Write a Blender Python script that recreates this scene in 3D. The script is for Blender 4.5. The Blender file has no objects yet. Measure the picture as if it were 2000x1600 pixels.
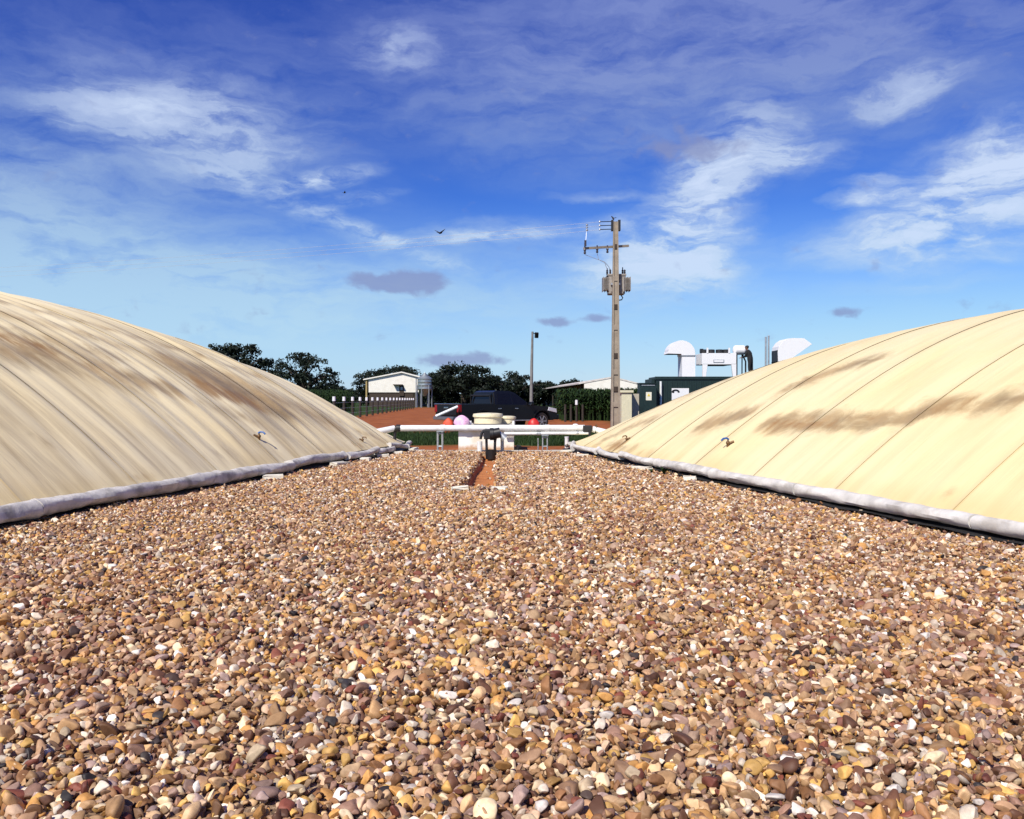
import bpy, bmesh, math, random
import numpy as np
from mathutils import Vector, Matrix, Euler
random.seed(7); RNG = np.random.default_rng(7)
R = math.radians
scn = bpy.context.scene
COL = scn.collection

# ------------------------------------------------------------------ camera
CAM_H, F, CX, HY = 1.4, 1700.0, 1000.0, 780.0          # photo is 2000 x 1600 px
cd = bpy.data.cameras.new('camera'); cam = bpy.data.objects.new('camera', cd); COL.objects.link(cam)
cd.sensor_width = 36.0; cd.lens = 36.0 * F / 2000.0; cd.clip_end = 6000; cd.clip_start = 0.05
cam.location = (0, 0, CAM_H); cam.rotation_euler = (R(90) - math.atan(20 / F), 0, 0)
scn.camera = cam
def P(x, y, Z):                                        # pixel + depth -> point
    return Vector(((x - CX) / F * Z, Z, CAM_H - (y - HY) / F * Z))

# ------------------------------------------------------------------ light
SUN = Vector((-0.36, -0.60, 0.72)).normalized()
sl = bpy.data.lights.new('sun', 'SUN'); so = bpy.data.objects.new('sun', sl); COL.objects.link(so)
sl.energy = 5.0; sl.angle = R(0.5); sl.color = (1.0, 0.94, 0.84)
so.rotation_euler = SUN.to_track_quat('Z', 'Y').to_euler(); so.location = SUN * 60
scn.view_settings.view_transform = 'Standard'; scn.view_settings.look = 'None'
scn.view_settings.exposure = 0.2; scn.view_settings.gamma = 1.0

world = bpy.data.worlds.new('World'); scn.world = world; world.use_nodes = True
wt = world.node_tree; wt.nodes.clear()
class NT:                                              # tiny node-graph helper
    def __init__(s, t): s.t = t
    def n(s, typ, **kw):
        nd = s.t.nodes.new(typ)
        for k, v in kw.items(): setattr(nd, k, v)
        return nd
    def put(s, sock, v):
        if hasattr(v, 'is_output') or isinstance(v, bpy.types.NodeSocket): s.t.links.new(v, sock)
        else: sock.default_value = v
    def math(s, op, a, b=0.0, c=None, clamp=False):
        nd = s.n('ShaderNodeMath', operation=op); nd.use_clamp = clamp
        s.put(nd.inputs[0], a); s.put(nd.inputs[1], b)
        if c is not None: s.put(nd.inputs[2], c)
        return nd.outputs[0]
    def vmath(s, op, a, b):
        nd = s.n('ShaderNodeVectorMath', operation=op); s.put(nd.inputs[0], a); s.put(nd.inputs[1], b)
        return nd.outputs[0]
    def mix(s, f, a, b, blend='MIX'):
        nd = s.n('ShaderNodeMix', data_type='RGBA', blend_type=blend)
        s.put(nd.inputs[0], f); s.put(nd.inputs[6], a); s.put(nd.inputs[7], b)
        return nd.outputs[2]
    def noise(s, vec, scale, detail=4, rough=.55, dist=0.0, color=False):
        nd = s.n('ShaderNodeTexNoise')
        if vec is not None: s.put(nd.inputs['Vector'], vec)
        nd.inputs['Scale'].default_value = scale; nd.inputs['Detail'].default_value = detail
        nd.inputs['Roughness'].default_value = rough; nd.inputs['Distortion'].default_value = dist
        return nd.outputs[1 if color else 0]
    def ramp(s, f, stops, interp='LINEAR'):
        nd = s.n('ShaderNodeValToRGB'); cr = nd.color_ramp; cr.interpolation = interp
        while len(cr.elements) < len(stops): cr.elements.new(0.5)
        for e, (p, c) in zip(cr.elements, stops):
            e.position = p; e.color = c if len(c) == 4 else (*c, 1)
        s.put(nd.inputs[0], f); return nd.outputs[0]
    def smooth(s, f, a, b):
        nd = s.n('ShaderNodeMapRange', interpolation_type='SMOOTHSTEP')
        s.put(nd.inputs[0], f); nd.inputs[1].default_value = a; nd.inputs[2].default_value = b
        return nd.outputs[0]
    def xyz(s, v):
        nd = s.n('ShaderNodeSeparateXYZ'); s.put(nd.inputs[0], v); return nd.outputs
    def comb(s, x, y, z=0.0):
        nd = s.n('ShaderNodeCombineXYZ')
        s.put(nd.inputs[0], x); s.put(nd.inputs[1], y); s.put(nd.inputs[2], z); return nd.outputs[0]

def build_world():
    g = NT(wt)
    sky = g.n('ShaderNodeTexSky', sky_type='NISHITA'); sky.sun_disc = False
    sky.sun_elevation = math.asin(SUN.z); sky.sun_rotation = math.atan2(SUN.x, SUN.y)
    sky.altitude = 200; sky.air_density = 1.0; sky.dust_density = 0.3; sky.ozone_density = 6.0
    d = g.n('ShaderNodeTexCoord').outputs['Generated']
    x, y, z = g.xyz(d)
    az = g.math('ARCTAN2', x, y); el = g.math('ARCSINE', z)
    # clear-sky grading: deep tropical blue, paler to the horizon
    sc = g.n('ShaderNodeSeparateColor'); g.put(sc.inputs[0], sky.outputs[0])
    cc = g.n('ShaderNodeCombineColor')
    for k, (gain, gam) in enumerate(SKY_GRADE):
        g.put(cc.inputs[k], g.math('MINIMUM', g.math('MULTIPLY', g.math('POWER', sc.outputs[k], gam), gain), 9.0))
    clear = cc.outputs[0]
    base = g.comb(az, el)
    wn = g.noise(g.comb(g.math('MULTIPLY', az, 1.0), g.math('MULTIPLY', el, 1.8)), 7.0, 6, .6, color=True)
    wv = g.vmath('MULTIPLY', g.vmath('SUBTRACT', wn, (0.5, 0.5, 0.5)), (0.12, 0.06, 0.0))
    warped = g.vmath('ADD', base, wv)
    streak = g.noise(g.vmath('ADD', g.vmath('MULTIPLY', warped, (7, 26, 1)), (3.1, 1.7, 0)), 1.0, 9, .60, .15)
    fine = g.noise(g.vmath('MULTIPLY', warped, (22, 75, 1)), 1.0, 6, .60, .1)
    puff = g.noise(g.vmath('MULTIPLY', base, (30, 46, 1)), 1.0, 6, .55, .3)
    tex = g.math('ADD', g.math('MULTIPLY', streak, .68), g.math('MULTIPLY', fine, .32))
    def blob(px, py, rx, ry, rot=0.0, src=warped):
        a = math.atan((px - CX) / F); e = math.atan((HY - py) / F * math.cos(a))
        m = g.n('ShaderNodeMapping', vector_type='TEXTURE')
        g.put(m.inputs[0], src); m.inputs['Location'].default_value = (a, e, 0)
        m.inputs['Rotation'].default_value = (0, 0, R(rot)); m.inputs['Scale'].default_value = (rx / F, ry / F, 1)
        gr = g.n('ShaderNodeTexGradient', gradient_type='SPHERICAL'); g.put(gr.inputs[0], m.outputs[0])
        return gr.outputs[1]
    def total(lst, src=warped):
        acc = None
        for (px, py, rx, ry, rot, s) in lst:
            v = g.math('MULTIPLY', blob(px, py, rx, ry, rot, src), s)
            acc = v if acc is None else g.math('ADD', acc, v)
        return acc
    bright = total([
        (270, 225, 210, 56, 4, .75), (330, 215, 260, 70, 3, .45), (420, 250, 330, 130, -6, .40), (480, 300, 180, 50, 12, .45),
        (760, 95, 130, 55, 0, .6), (1760, 178, 150, 44, 8, 1.0),
        (1370, 400, 250, 110, 52, 1.5), (1290, 500, 220, 110, 0, 1.4), (1180, 540, 160, 50, 0, .8), (1430, 320, 160, 70, 30, .6), (1390, 545, 170, 60, -12, .7),
        (1900, 380, 260, 130, 18, 1.5), (1780, 480, 280, 60, -2, 1.3), (1990, 330, 200, 90, 20, 1.0),
        (1690, 360, 80, 20, 0, 1.0), (1690, 392, 110, 18, 0, .9), (1540, 310, 110, 40, 0, .9), (1800, 560, 180, 24, 0, .5),
        (1180, 377, 120, 14, 0, .5), (1000, 455, 330, 30, 4, .6)])
    veil = total([
        (380, 170, 420, 190, -8, .75), (80, 170, 330, 150, 0, .7), (60, 330, 380, 170, 0, .8), (520, 330, 420, 130, -16, .45),
        (1250, 110, 860, 270, -3, 1.25), (1700, 50, 650, 200, -8, 1.0), (980, 180, 380, 170, -12, .55),
        (0, 520, 620, 230, 0, 1.5), (500, 540, 620, 130, 0, .7), (1000, 560, 500, 140, 0, .6), (250, 640, 800, 170, 0, 1.2), (1000, 700, 1500, 150, 0, .6)])
    thin = total([(640, 350, 140, 24, 11, 1.5), (600, 356, 80, 14, 8, .8), (705, 384, 110, 13, 8, .9), (690, 400, 90, 12, 9, .8), (600, 412, 300, 30, -19, .95),
                  (760, 468, 190, 22, -21, 1.0), (870, 512, 90, 24, -12, .7), (1000, 458, 260, 16, 4, .8), (900, 470, 200, 12, 3, .6)], g.vmath('ADD', base, g.vmath('MULTIPLY', wv, (.12, .12, 0))))
    grey = total([(735, 556, 70, 26, -6, 1.1), (810, 552, 78, 38, 0, 1.15), (900, 703, 130, 20, 2, .95), (1090, 631, 66, 16, 0, .85),
                  (1165, 625, 36, 13, 0, .8), (1640, 615, 44, 16, 0, .8), (1330, 285, 170, 50, -10, .62)], g.vmath('ADD', base, g.vmath('MULTIPLY', wv, (.35, .35, 0))))
    general = g.smooth(g.noise(g.vmath('MULTIPLY', warped, (2.2, 5.0, 1)), 1.0, 5, .55), .48, .85)
    inside = g.smooth(g.math('ABSOLUTE', az), .62, .80)                    # other parts of the sky: broken cirrus of the same kind
    behind = g.math('MULTIPLY', general, g.math('MAXIMUM', inside, g.smooth(el, .50, .7)))
    v1 = g.math('MULTIPLY', veil, g.smooth(tex, .20, .72))
    b1 = g.math('ADD', g.math('MULTIPLY', bright, g.smooth(tex, .28, .70)), g.math('MULTIPLY', thin, g.math('MULTIPLY', g.smooth(fine, .25, .80), .62)))
    a_cl = g.math('MINIMUM', g.math('ADD', g.math('MULTIPLY', v1, .85), g.math('ADD', g.math('MULTIPLY', b1, 1.15), g.math('MULTIPLY', behind, .5))), .93)
    a_cl = g.math('MAXIMUM', a_cl, 0.0)
    haze = g.mix(g.smooth(el, .0, .42), CLOUD_LOW, CLOUD_HIGH)
    ccol = g.mix(g.math('MINIMUM', g.math('MULTIPLY', b1, .9), 1.0), haze, CLOUD_WHITE)
    withc = g.mix(a_cl, clear, ccol)
    gmask = g.math('MINIMUM', g.math('MULTIPLY', g.smooth(g.math('ADD', grey, g.math('MULTIPLY', g.math('SUBTRACT', puff, .5), 1.5)), .15, .65), .72), .75)
    withc = g.mix(g.math('MULTIPLY', g.smooth(el, .24, -.02), .65), withc, CLOUD_LOW)
    withg = g.mix(gmask, withc, CLOUD_GREY)
    bg = g.n('ShaderNodeBackground'); g.put(bg.inputs[0], withg); bg.inputs[1].default_value = WORLD_S
    out = g.n('ShaderNodeOutputWorld'); wt.links.new(bg.outputs[0], out.inputs[0])
WORLD_S = 0.1
SKY_GRADE = ((.180, 1.9), (.225, 1.72), (.76, 1.2))
CLOUD_HIGH = (1.75, 2.35, 5.3, 1); CLOUD_LOW = (4.1, 6.2, 7.9, 1); CLOUD_WHITE = (5.6, 6.6, 8.4, 1); CLOUD_GREY = (2.1, 2.5, 4.6, 1)
build_world()

# ------------------------------------------------------------------ materials
MATS = {}
def mat(name, color, rough=.6, metal=0.0, var=.12, scale=6.0, bump=0.0, bscale=40.0, spec=.5, dirt=None, dirt_s=2.0, dirt_amt=.5, coat=0.0):
    if name in MATS: return MATS[name]
    m = bpy.data.materials.new(name); m.use_nodes = True; t = m.node_tree; g = NT(t)
    b = t.nodes['Principled BSDF']
    oc = g.n('ShaderNodeTexCoord').outputs['Object']
    n1 = g.noise(oc, scale, 5, .6)
    c = tuple(color) + (1,)
    lo = tuple(max(0, k * (1 - var)) for k in color) + (1,); hi = tuple(min(1, k * (1 + var)) for k in color) + (1,)
    col = g.ramp(n1, [(.3, lo), (.7, hi)])
    if dirt is not None:
        col = g.mix(g.math('MULTIPLY', g.smooth(g.noise(oc, dirt_s, 6, .65, .4), .48, .70), dirt_amt), col, tuple(dirt) + (1,))
    g.put(b.inputs['Base Color'], col)
    b.inputs['Roughness'].default_value = rough; b.inputs['Metallic'].default_value = metal
    b.inputs['Specular IOR Level'].default_value = spec; b.inputs['Coat Weight'].default_value = coat
    if bump > 0:
        bn = g.n('ShaderNodeBump'); bn.inputs['Strength'].default_value = bump; bn.inputs['Distance'].default_value = .02
        g.put(bn.inputs['Height'], g.noise(oc, bscale, 5, .6)); t.links.new(bn.outputs[0], b.inputs['Normal'])
    MATS[name] = m; return m

M_pvc = mat('white_pvc', (.74, .75, .74), .45, dirt=(.45, .40, .33), dirt_s=3, dirt_amt=.35)
M_black = mat('black_plastic', (.014, .014, .015), .5)
M_blackm = mat('black_metal', (.02, .02, .022), .45, .3)
M_galv = mat('galvanised', (.42, .44, .45), .45, .6, var=.2, scale=9)
M_conc = mat('concrete', (.50, .47, .41), .9, var=.18, scale=5, bump=.25, dirt=(.32, .22, .13), dirt_amt=.5)
M_pole = mat('pole_concrete', (.30, .25, .19), .9, var=.2, scale=4, bump=.25, dirt=(.20, .16, .12))
M_cream = mat('cream_plastic', (.76, .68, .46), .5, dirt=(.42, .36, .22), dirt_s=4, dirt_amt=.5)
M_white = mat('white_paint', (.76, .76, .765), .5, var=.02, scale=2.5)
M_greenp = mat('dark_green_paint', (.008, .022, .020), .45, var=.25)
M_wallw = mat('white_wall', (.80, .77, .68), .85, var=.05, scale=2, dirt=(.55, .48, .36), dirt_s=1.2, dirt_amt=.3)
M_wood = mat('dark_timber', (.035, .026, .020), .85, var=.35, scale=8)
M_dark_shade = mat('dark_shade_wall', (.05, .035, .025), .9, var=.3)  # brown-black for door and sides, also paints shade below walls and in notches
M_rooft = mat('roof_sheet', (.62, .58, .52), .7, var=.15, scale=3, dirt=(.35, .28, .22))
M_glass = mat('tinted_glass', (.007, .007, .008), .12, var=.1, spec=.35)
M_paint = mat('black_car_paint', (.007, .007, .008), .34, var=.1, coat=.15, spec=.35)
M_chrome = mat('chrome', (.75, .76, .78), .18, 1.0, var=.05)
M_tyre = mat('tyre_rubber', (.016, .015, .014), .85, dirt=(.12, .06, .03), dirt_amt=.4, dirt_s=5)
M_lamp = mat('headlamp_glass', (.78, .79, .82), .12, .3, var=.05)
M_red = mat('red_lens', (.25, .006, .010), .2)
M_blue = mat('blue_handle', (.02, .10, .32), .4)
M_brass = mat('weathered_brass', (.16, .09, .04), .5, .5)
M_tube = mat('grey_tube', (.56, .53, .49), .75, var=.28, scale=4, bump=.5, bscale=14, dirt=(.20, .18, .15), dirt_s=3.5, dirt_amt=.7)
M_tubew = mat('pale_tube', (.60, .575, .53), .7, var=.22, scale=4, bump=.35, bscale=9, dirt=(.30, .26, .20), dirt_s=2.5, dirt_amt=.45)
M_liner_shade = mat('black_liner_shade', (.018, .018, .018), .55, bump=.4, bscale=6)  # near-black strip standing in for the shadow gap below the edge tubes
M_orange = mat('orange_sack', (.60, .07, .02), .6, var=.25, scale=9, bump=.5, bscale=12)
M_redp = mat('red_plastic', (.55, .02, .015), .45)
M_pink = mat('pink_bag', (.80, .45, .66), .5, var=.2, scale=7, bump=.6, bscale=10, dirt=(.80, .80, .84), dirt_s=5, dirt_amt=.8)
M_skin = mat('skin', (.22, .11, .07), .6)
M_cloth = mat('black_cloth', (.012, .012, .013), .9, bump=.3)
M_hair = mat('black_hair', (.006, .005, .005), .7)
M_bark = mat('bark', (.045, .033, .024), .95, var=.35, bump=.5)
M_wire = mat('aluminium_wire', (.62, .62, .62), .4, .3)
M_insul = mat('brown_porcelain', (.045, .035, .04), .3)
M_trafo = mat('transformer_grey', (.30, .27, .24), .6, var=.2, dirt=(.16, .10, .06), dirt_s=5)
M_yellow = mat('warning_yellow', (.72, .52, .05), .5, var=.05)
M_sticker = mat('sticker_cream', (.74, .72, .58), .5, var=.05)
M_bird = mat('dark_feathers', (.02, .018, .016), .9)
M_silo = mat('silo_steel', (.40, .44, .42), .38, .7, var=.2, scale=2)

def leaf_mat(name, cols, trans=.15):
    m = bpy.data.materials.new(name); m.use_nodes = True; t = m.node_tree; g = NT(t); b = t.nodes['Principled BSDF']
    geo = g.n('ShaderNodeNewGeometry')
    f = g.math('ADD', g.math('MULTIPLY', g.noise(geo.outputs['Position'], .7, 3), .8), g.math('MULTIPLY', geo.outputs['Random Per Island'], .5))
    g.put(b.inputs['Base Color'], g.ramp(f, [(.30, cols[0]), (.60, cols[1]), (.95, cols[2])]))
    b.inputs['Roughness'].default_value = .65; b.inputs['Specular IOR Level'].default_value = .25
    b.inputs['Transmission Weight'].default_value = 0
    return m
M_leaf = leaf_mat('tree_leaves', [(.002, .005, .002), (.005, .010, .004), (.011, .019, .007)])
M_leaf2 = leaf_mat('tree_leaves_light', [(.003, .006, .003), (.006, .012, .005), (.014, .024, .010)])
M_maize = leaf_mat('maize_leaves', [(.006, .016, .003), (.014, .034, .006), (.030, .056, .011)])
M_grass = leaf_mat('grass_blades', [(.007, .018, .003), (.016, .038, .006), (.032, .056, .012)])

# ------------------------------------------------------------------ mesh helpers
def wmat(o):
    m = o.matrix_basis.copy(); p = o.parent
    while p is not None: m = p.matrix_basis @ m; p = p.parent
    return m
def tag(o, label=None, cat=None, group=None, kind=None):
    if label: o['label'] = label
    if cat: o['category'] = cat
    if group: o['group'] = group
    if kind: o['kind'] = kind
    return o
def thing(name, loc, label, cat, rz=0.0, group=None):
    o = bpy.data.objects.new(name, None); COL.objects.link(o); o.empty_display_size = .2
    o.location = loc; o.rotation_euler = (0, 0, rz); return tag(o, label, cat, group)
def link(name, me, m, parent=None):
    o = bpy.data.objects.new(name, me); COL.objects.link(o)
    if m is not None and not me.materials: me.materials.append(m)
    if parent is not None: o.parent = parent
    return o
class MB:
    def __init__(s): s.bm = bmesh.new()
    def _tf(s, vs, M): bmesh.ops.transform(s.bm, matrix=M, verts=vs)
    def box(s, c, size, rot=(0, 0, 0), bev=0.0):
        r = bmesh.ops.create_cube(s.bm, size=1.0); vs = r['verts']
        s._tf(vs, Matrix.Translation(Vector(c)) @ Euler(rot).to_matrix().to_4x4() @ Matrix.Diagonal((*size, 1)))
        if bev > 0:
            es = list({e for v in vs for e in v.link_edges})
            bmesh.ops.bevel(s.bm, geom=es, offset=bev, segments=2, affect='EDGES', profile=.6)
        return s
    def bb(s, x0, x1, y0, y1, z0, z1, bev=0.0):
        return s.box(((x0 + x1) / 2, (y0 + y1) / 2, (z0 + z1) / 2), (abs(x1 - x0), abs(y1 - y0), abs(z1 - z0)), bev=bev)
    def cyl(s, a, b, r0, r1=None, n=14, caps=True):
        a, b = Vector(a), Vector(b); d = b - a; r1 = r0 if r1 is None else r1
        r = bmesh.ops.create_cone(s.bm, cap_ends=caps, segments=n, radius1=r0, radius2=r1, depth=d.length)
        s._tf(r['verts'], Matrix.Translation((a + b) / 2) @ d.to_track_quat('Z', 'Y').to_matrix().to_4x4()); return s
    def ball(s, c, size, seg=12, rot=(0, 0, 0)):
        r = bmesh.ops.create_uvsphere(s.bm, u_segments=seg, v_segments=max(6, seg * 2 // 3), radius=.5)
        s._tf(r['verts'], Matrix.Translation(Vector(c)) @ Euler(rot).to_matrix().to_4x4() @ Matrix.Diagonal((*size, 1))); return s
    def lathe(s, prof, c=(0, 0, 0), n=24):
        rings = []
        for (r, z) in prof:
            rings.append([s.bm.verts.new((c[0] + r * math.cos(2 * math.pi * k / n), c[1] + r * math.sin(2 * math.pi * k / n), c[2] + z)) for k in range(n)])
        for A, B in zip(rings, rings[1:]):
            for k in range(n): s.bm.faces.new((A[k], A[(k + 1) % n], B[(k + 1) % n], B[k]))
        s.bm.faces.new(rings[0][::-1]); s.bm.faces.new(rings[-1]); return s
    def prism(s, poly, axis, lo, hi, bev=0.0):
        """polygon in the plane across axis ('x': (y,z), 'y': (x,z), 'z': (x,y)) pushed from lo to hi"""
        def v(p, k):
            return {'x': (k, p[0], p[1]), 'y': (p[0], k, p[1]), 'z': (p[0], p[1], k)}[axis]
        A = [s.bm.verts.new(v(p, lo)) for p in poly]; B = [s.bm.verts.new(v(p, hi)) for p in poly]
        n = len(poly); fs = [s.bm.faces.new(A), s.bm.faces.new(B[::-1])]
        for k in range(n): fs.append(s.bm.faces.new((A[k], B[k], B[(k + 1) % n], A[(k + 1) % n])))
        if bev > 0:
            es = list({e for f in fs[:2] for e in f.edges})
            bmesh.ops.bevel(s.bm, geom=es, offset=bev, segments=2, affect='EDGES')
        return s
    def tube(s, pts, r, n=10):
        pts = [Vector(p) for p in pts]; rings = []; prev = None
        rr = r if hasattr(r, '__len__') else [r] * len(pts)
        for i, p in enumerate(pts):
            d = (pts[min(i + 1, len(pts) - 1)] - pts[max(i - 1, 0)]).normalized()
            if prev is None: u = d.orthogonal().normalized()
            else: u = (prev - d * prev.dot(d)).normalized()
            prev = u; w = d.cross(u)
            rings.append([s.bm.verts.new(p + rr[i] * (math.cos(2 * math.pi * k / n) * u + math.sin(2 * math.pi * k / n) * w)) for k in range(n)])
        for A, B in zip(rings, rings[1:]):
            for k in range(n): s.bm.faces.new((A[k], A[(k + 1) % n], B[(k + 1) % n], B[k]))
        s.bm.faces.new(rings[0][::-1]); s.bm.faces.new(rings[-1]); return s
    def face(s, pts):
        s.bm.faces.new([s.bm.verts.new(p) for p in pts]); return s
    def build(s, name, m, parent=None, local=False, smooth=False):
        bm = s.bm; bmesh.ops.recalc_face_normals(bm, faces=bm.faces[:])
        if parent is not None and not local:
            bmesh.ops.transform(bm, matrix=wmat(parent).inverted(), verts=bm.verts[:])
        me = bpy.data.meshes.new(name); 
        if smooth:
            for f in bm.faces: f.smooth = True
            for e in bm.edges:
                if len(e.link_faces) == 2 and e.calc_face_angle(0) > R(38): e.smooth = False
        bm.to_mesh(me); bm.free()
        return link(name, me, m, parent)
def mesh_np(name, verts, faces, m, parent=None, smooth=False):
    me = bpy.data.meshes.new(name); me.from_pydata(verts.tolist() if hasattr(verts, 'tolist') else verts, [], faces.tolist() if hasattr(faces, 'tolist') else faces)
    if smooth: me.shade_smooth()
    return link(name, me, m, parent)

# ------------------------------------------------------------------ membrane covers (geometry functions)
class Dome:
    def __init__(s, side, cx, cy, ang, Wh, Rr, H, a, b, wr, seed):
        s.Wh = Wh; W = 30.0
        s.side, s.W, s.R, s.H, s.a, s.b, s.wr = side, W, Rr, H, a, b, wr
        s.c = np.array([cx, cy]); s.e = np.array([side * math.sin(ang), -math.cos(ang)]); s.n = np.array([side * math.cos(ang), math.sin(ang)])
        rg = np.random.default_rng(seed)
        s.k = [(rg.uniform(3.5, 20), rg.uniform(0, 6.28), rg.uniform(-.25, .25), rg.uniform(.25, .9), rg.uniform(0, 6.28)) for _ in range(16)]
    def height(s, u, v):
        d = np.clip(np.minimum(u, s.W - u), 0, s.Wh); Pp = 1 - (1 - d / s.Wh) ** s.a
        E = np.clip(1 - (1 - np.clip(v / s.R, 0, 1)) ** 2, 0, 1) ** s.b
        return .2 + s.H * E * Pp
    def wrinkle(s, u, v):
        w = 0
        for (k, p, q, m, p2) in s.k:
            w = w + np.sin(k * v + p + q * u * 2.0) * (.5 + .5 * np.sin(m * u + p2 + .3 * v)) / (k ** .75)
        return s.wr * w * np.clip(u / .6, 0, 1) * np.clip(v / .5, 0, 1)
    def xyz(s, u, v, wr=True):
        z = s.height(u, v) + (s.wrinkle(u, v) if wr else 0)
        uu = u + .34 * np.clip(1 - v / 2.6, 0, 1) ** 2               # rounded corner
        x = s.c[0] + s.e[0] * v + s.n[0] * uu; y = s.c[1] + s.e[1] * v + s.n[1] * uu
        return np.stack([x, y, z], -1)
    def edge(s, v, off=0.0, z=0.0):
        q = s.c + s.e * v + s.n * (off + .34 * max(0., 1 - v / 2.6) ** 2); return Vector((q[0], q[1], z))
    def hit(s, px, py):
        u, v = np.meshgrid(np.linspace(0, s.W * .6, 500) ** 1.0, np.linspace(0, 26, 520))
        p = s.xyz(u, v, False); Y = np.maximum(p[..., 1], .5)
        dx = CX + F * p[..., 0] / Y - px; dy = HY - F * (p[..., 2] - CAM_H) / Y - py
        d = np.hypot(dx, dy) + Y * .35
        i = np.unravel_index(np.argmin(d), d.shape); return float(u[i]), float(v[i])
DL = Dome(-1, -2.70, 24.70, .192, 12.58, 9.12, 3.84, 3.07, .302, .052, 3)
DR = Dome(1, 1.28, 24.00, .231, 6.99, 11.8, 2.94, 2.0, .326, .012, 5)

# ------------------------------------------------------------------ ground
def ground_mat():
    m = bpy.data.materials.new('soil_and_grass'); m.use_nodes = True; t = m.node_tree; g = NT(t); b = t.nodes['Principled BSDF']
    pos = g.n('ShaderNodeNewGeometry').outputs['Position']
    soil = g.ramp(g.noise(pos, .9, 8, .65), [(.25, (.17, .050, .018)), (.55, (.30, .095, .032)), (.8, (.38, .15, .060))])
    grs = g.ramp(g.noise(pos, 1.6, 8, .65), [(.3, (.018, .036, .008)), (.7, (.045, .075, .018))])
    x, y, z = g.xyz(pos)
    # the bare laterite yard by the pickup, grass elsewhere
    wob = g.math('MULTIPLY', g.math('SUBTRACT', g.noise(pos, .35, 5), .5), 9)
    yw = g.math('ADD', y, wob)
    yard = g.math('MULTIPLY', g.smooth(yw, 33, 36), g.math('SUBTRACT', 1.0, g.smooth(yw, 120, 160)))
    xl = g.math('ADD', x, g.math('ADD', 8.6, g.math('MULTIPLY', y, .05)))
    yard = g.math('MULTIPLY', yard, g.smooth(g.math('ADD', xl, g.math('MULTIPLY', wob, .15)), -.6, .6))
    yard = g.math('MULTIPLY', yard, g.math('SUBTRACT', 1.0, g.smooth(g.math('ADD', x, g.math('MULTIPLY', wob, .2)), 4.5, 7)))
    apron = g.math('SUBTRACT', 1.0, g.smooth(g.math('ADD', y, g.math('MULTIPLY', wob, .12)), 26.3, 27.6))
    g.put(b.inputs['Base Color'], g.mix(g.math('MAXIMUM', yard, apron), grs, soil))
    b.inputs['Roughness'].default_value = .95; b.inputs['Specular IOR Level'].default_value = .1
    bn = g.n('ShaderNodeBump'); bn.inputs['Strength'].default_value = .6; bn.inputs['Distance'].default_value = .06
    g.put(bn.inputs['Height'], g.noise(pos, 3.0, 8, .65)); t.links.new(bn.outputs[0], b.inputs['Normal'])
    return m
ROADZ = .10
def ground_z(y):
    t = np.clip((y - 28.5) / 4.0, 0, 1); return -.03 + (ROADZ + .03) * t * t * (3 - 2 * t)
def build_ground():
    ys = np.concatenate([[-1500, -60], np.linspace(-20, 22, 8), np.linspace(23, 60, 75), np.linspace(62, 200, 40), [260, 400, 800, 1500, 3500]])
    xs = np.concatenate([[-3500, -800, -200, -80], np.linspace(-40, 40, 121), [80, 200, 800, 3500]])
    X, Y = np.meshgrid(xs, ys)
    Z = ground_z(Y) + .03 * np.sin(X * 1.3 + Y * .7) * np.sin(Y * 1.1 - X * .4) * (Y > 24) * (Y < 150) - .35 * (Y < 23.6)
    V = np.stack([X, Y, Z], -1).reshape(-1, 3); nx = len(xs)
    i = np.arange(len(ys) - 1)[:, None] * nx + np.arange(nx - 1)[None]
    Fc = np.stack([i, i + 1, i + nx + 1, i + nx], -1).reshape(-1, 4)
    tag(mesh_np('ground', V, Fc, ground_mat(), smooth=True), 'red laterite soil and grass beyond the gravel', kind='structure')
build_ground()

# ------------------------------------------------------------------ gravel
TX0, TX1, TZ0, TZ1 = -.86, -.30, 13.9, 22.9            # trench
def tcen(y): return -.58 + .02 * (22.9 - y) / 9 + .02 * np.sin(y * 1.3)
def thalf(y): return .23 + .08 * np.clip((19 - y) / 5, 0, 1)
def gz(x, y):
    z = .018 * np.sin(x * .9 + .4) * np.sin(y * .7) + .010 * np.sin(x * 2.7 + y * 1.9) + .006 * np.sin(x * 6.1 - y * 5.3)
    d = np.abs(x - tcen(y)) - thalf(y)
    inside = (y > TZ0) & (y < TZ1)
    end = np.clip((y - TZ0) / .5, 0, 1)
    return z - np.where(inside, .19 * end * np.clip(-d / .09, 0, 1), 0)
def gravel_base_mat():
    m = bpy.data.materials.new('gravel_bed'); m.use_nodes = True; t = m.node_tree; g = NT(t); b = t.nodes['Principled BSDF']
    pos = g.n('ShaderNodeNewGeometry').outputs['Position']; x, y, z = g.xyz(pos)
    grit = g.ramp(g.noise(pos, 34, 3, .6), [(.3, (.07, .04, .022)), (.5, (.24, .15, .085)), (.72, (.46, .34, .22))])
    mud = g.ramp(g.noise(pos, 3, 6, .6), [(.3, (.36, .115, .030)), (.7, (.56, .22, .065))])
    g.put(b.inputs['Base Color'], g.mix(g.smooth(z, -.06, -.14), grit, mud))
    b.inputs['Roughness'].default_value = .9
    bn = g.n('ShaderNodeBump'); bn.inputs['Strength'].default_value = .8; bn.inputs['Distance'].default_value = .03
    g.put(bn.inputs['Height'], g.noise(pos, 30, 4)); t.links.new(bn.outputs[0], b.inputs['Normal'])
    return m
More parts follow.
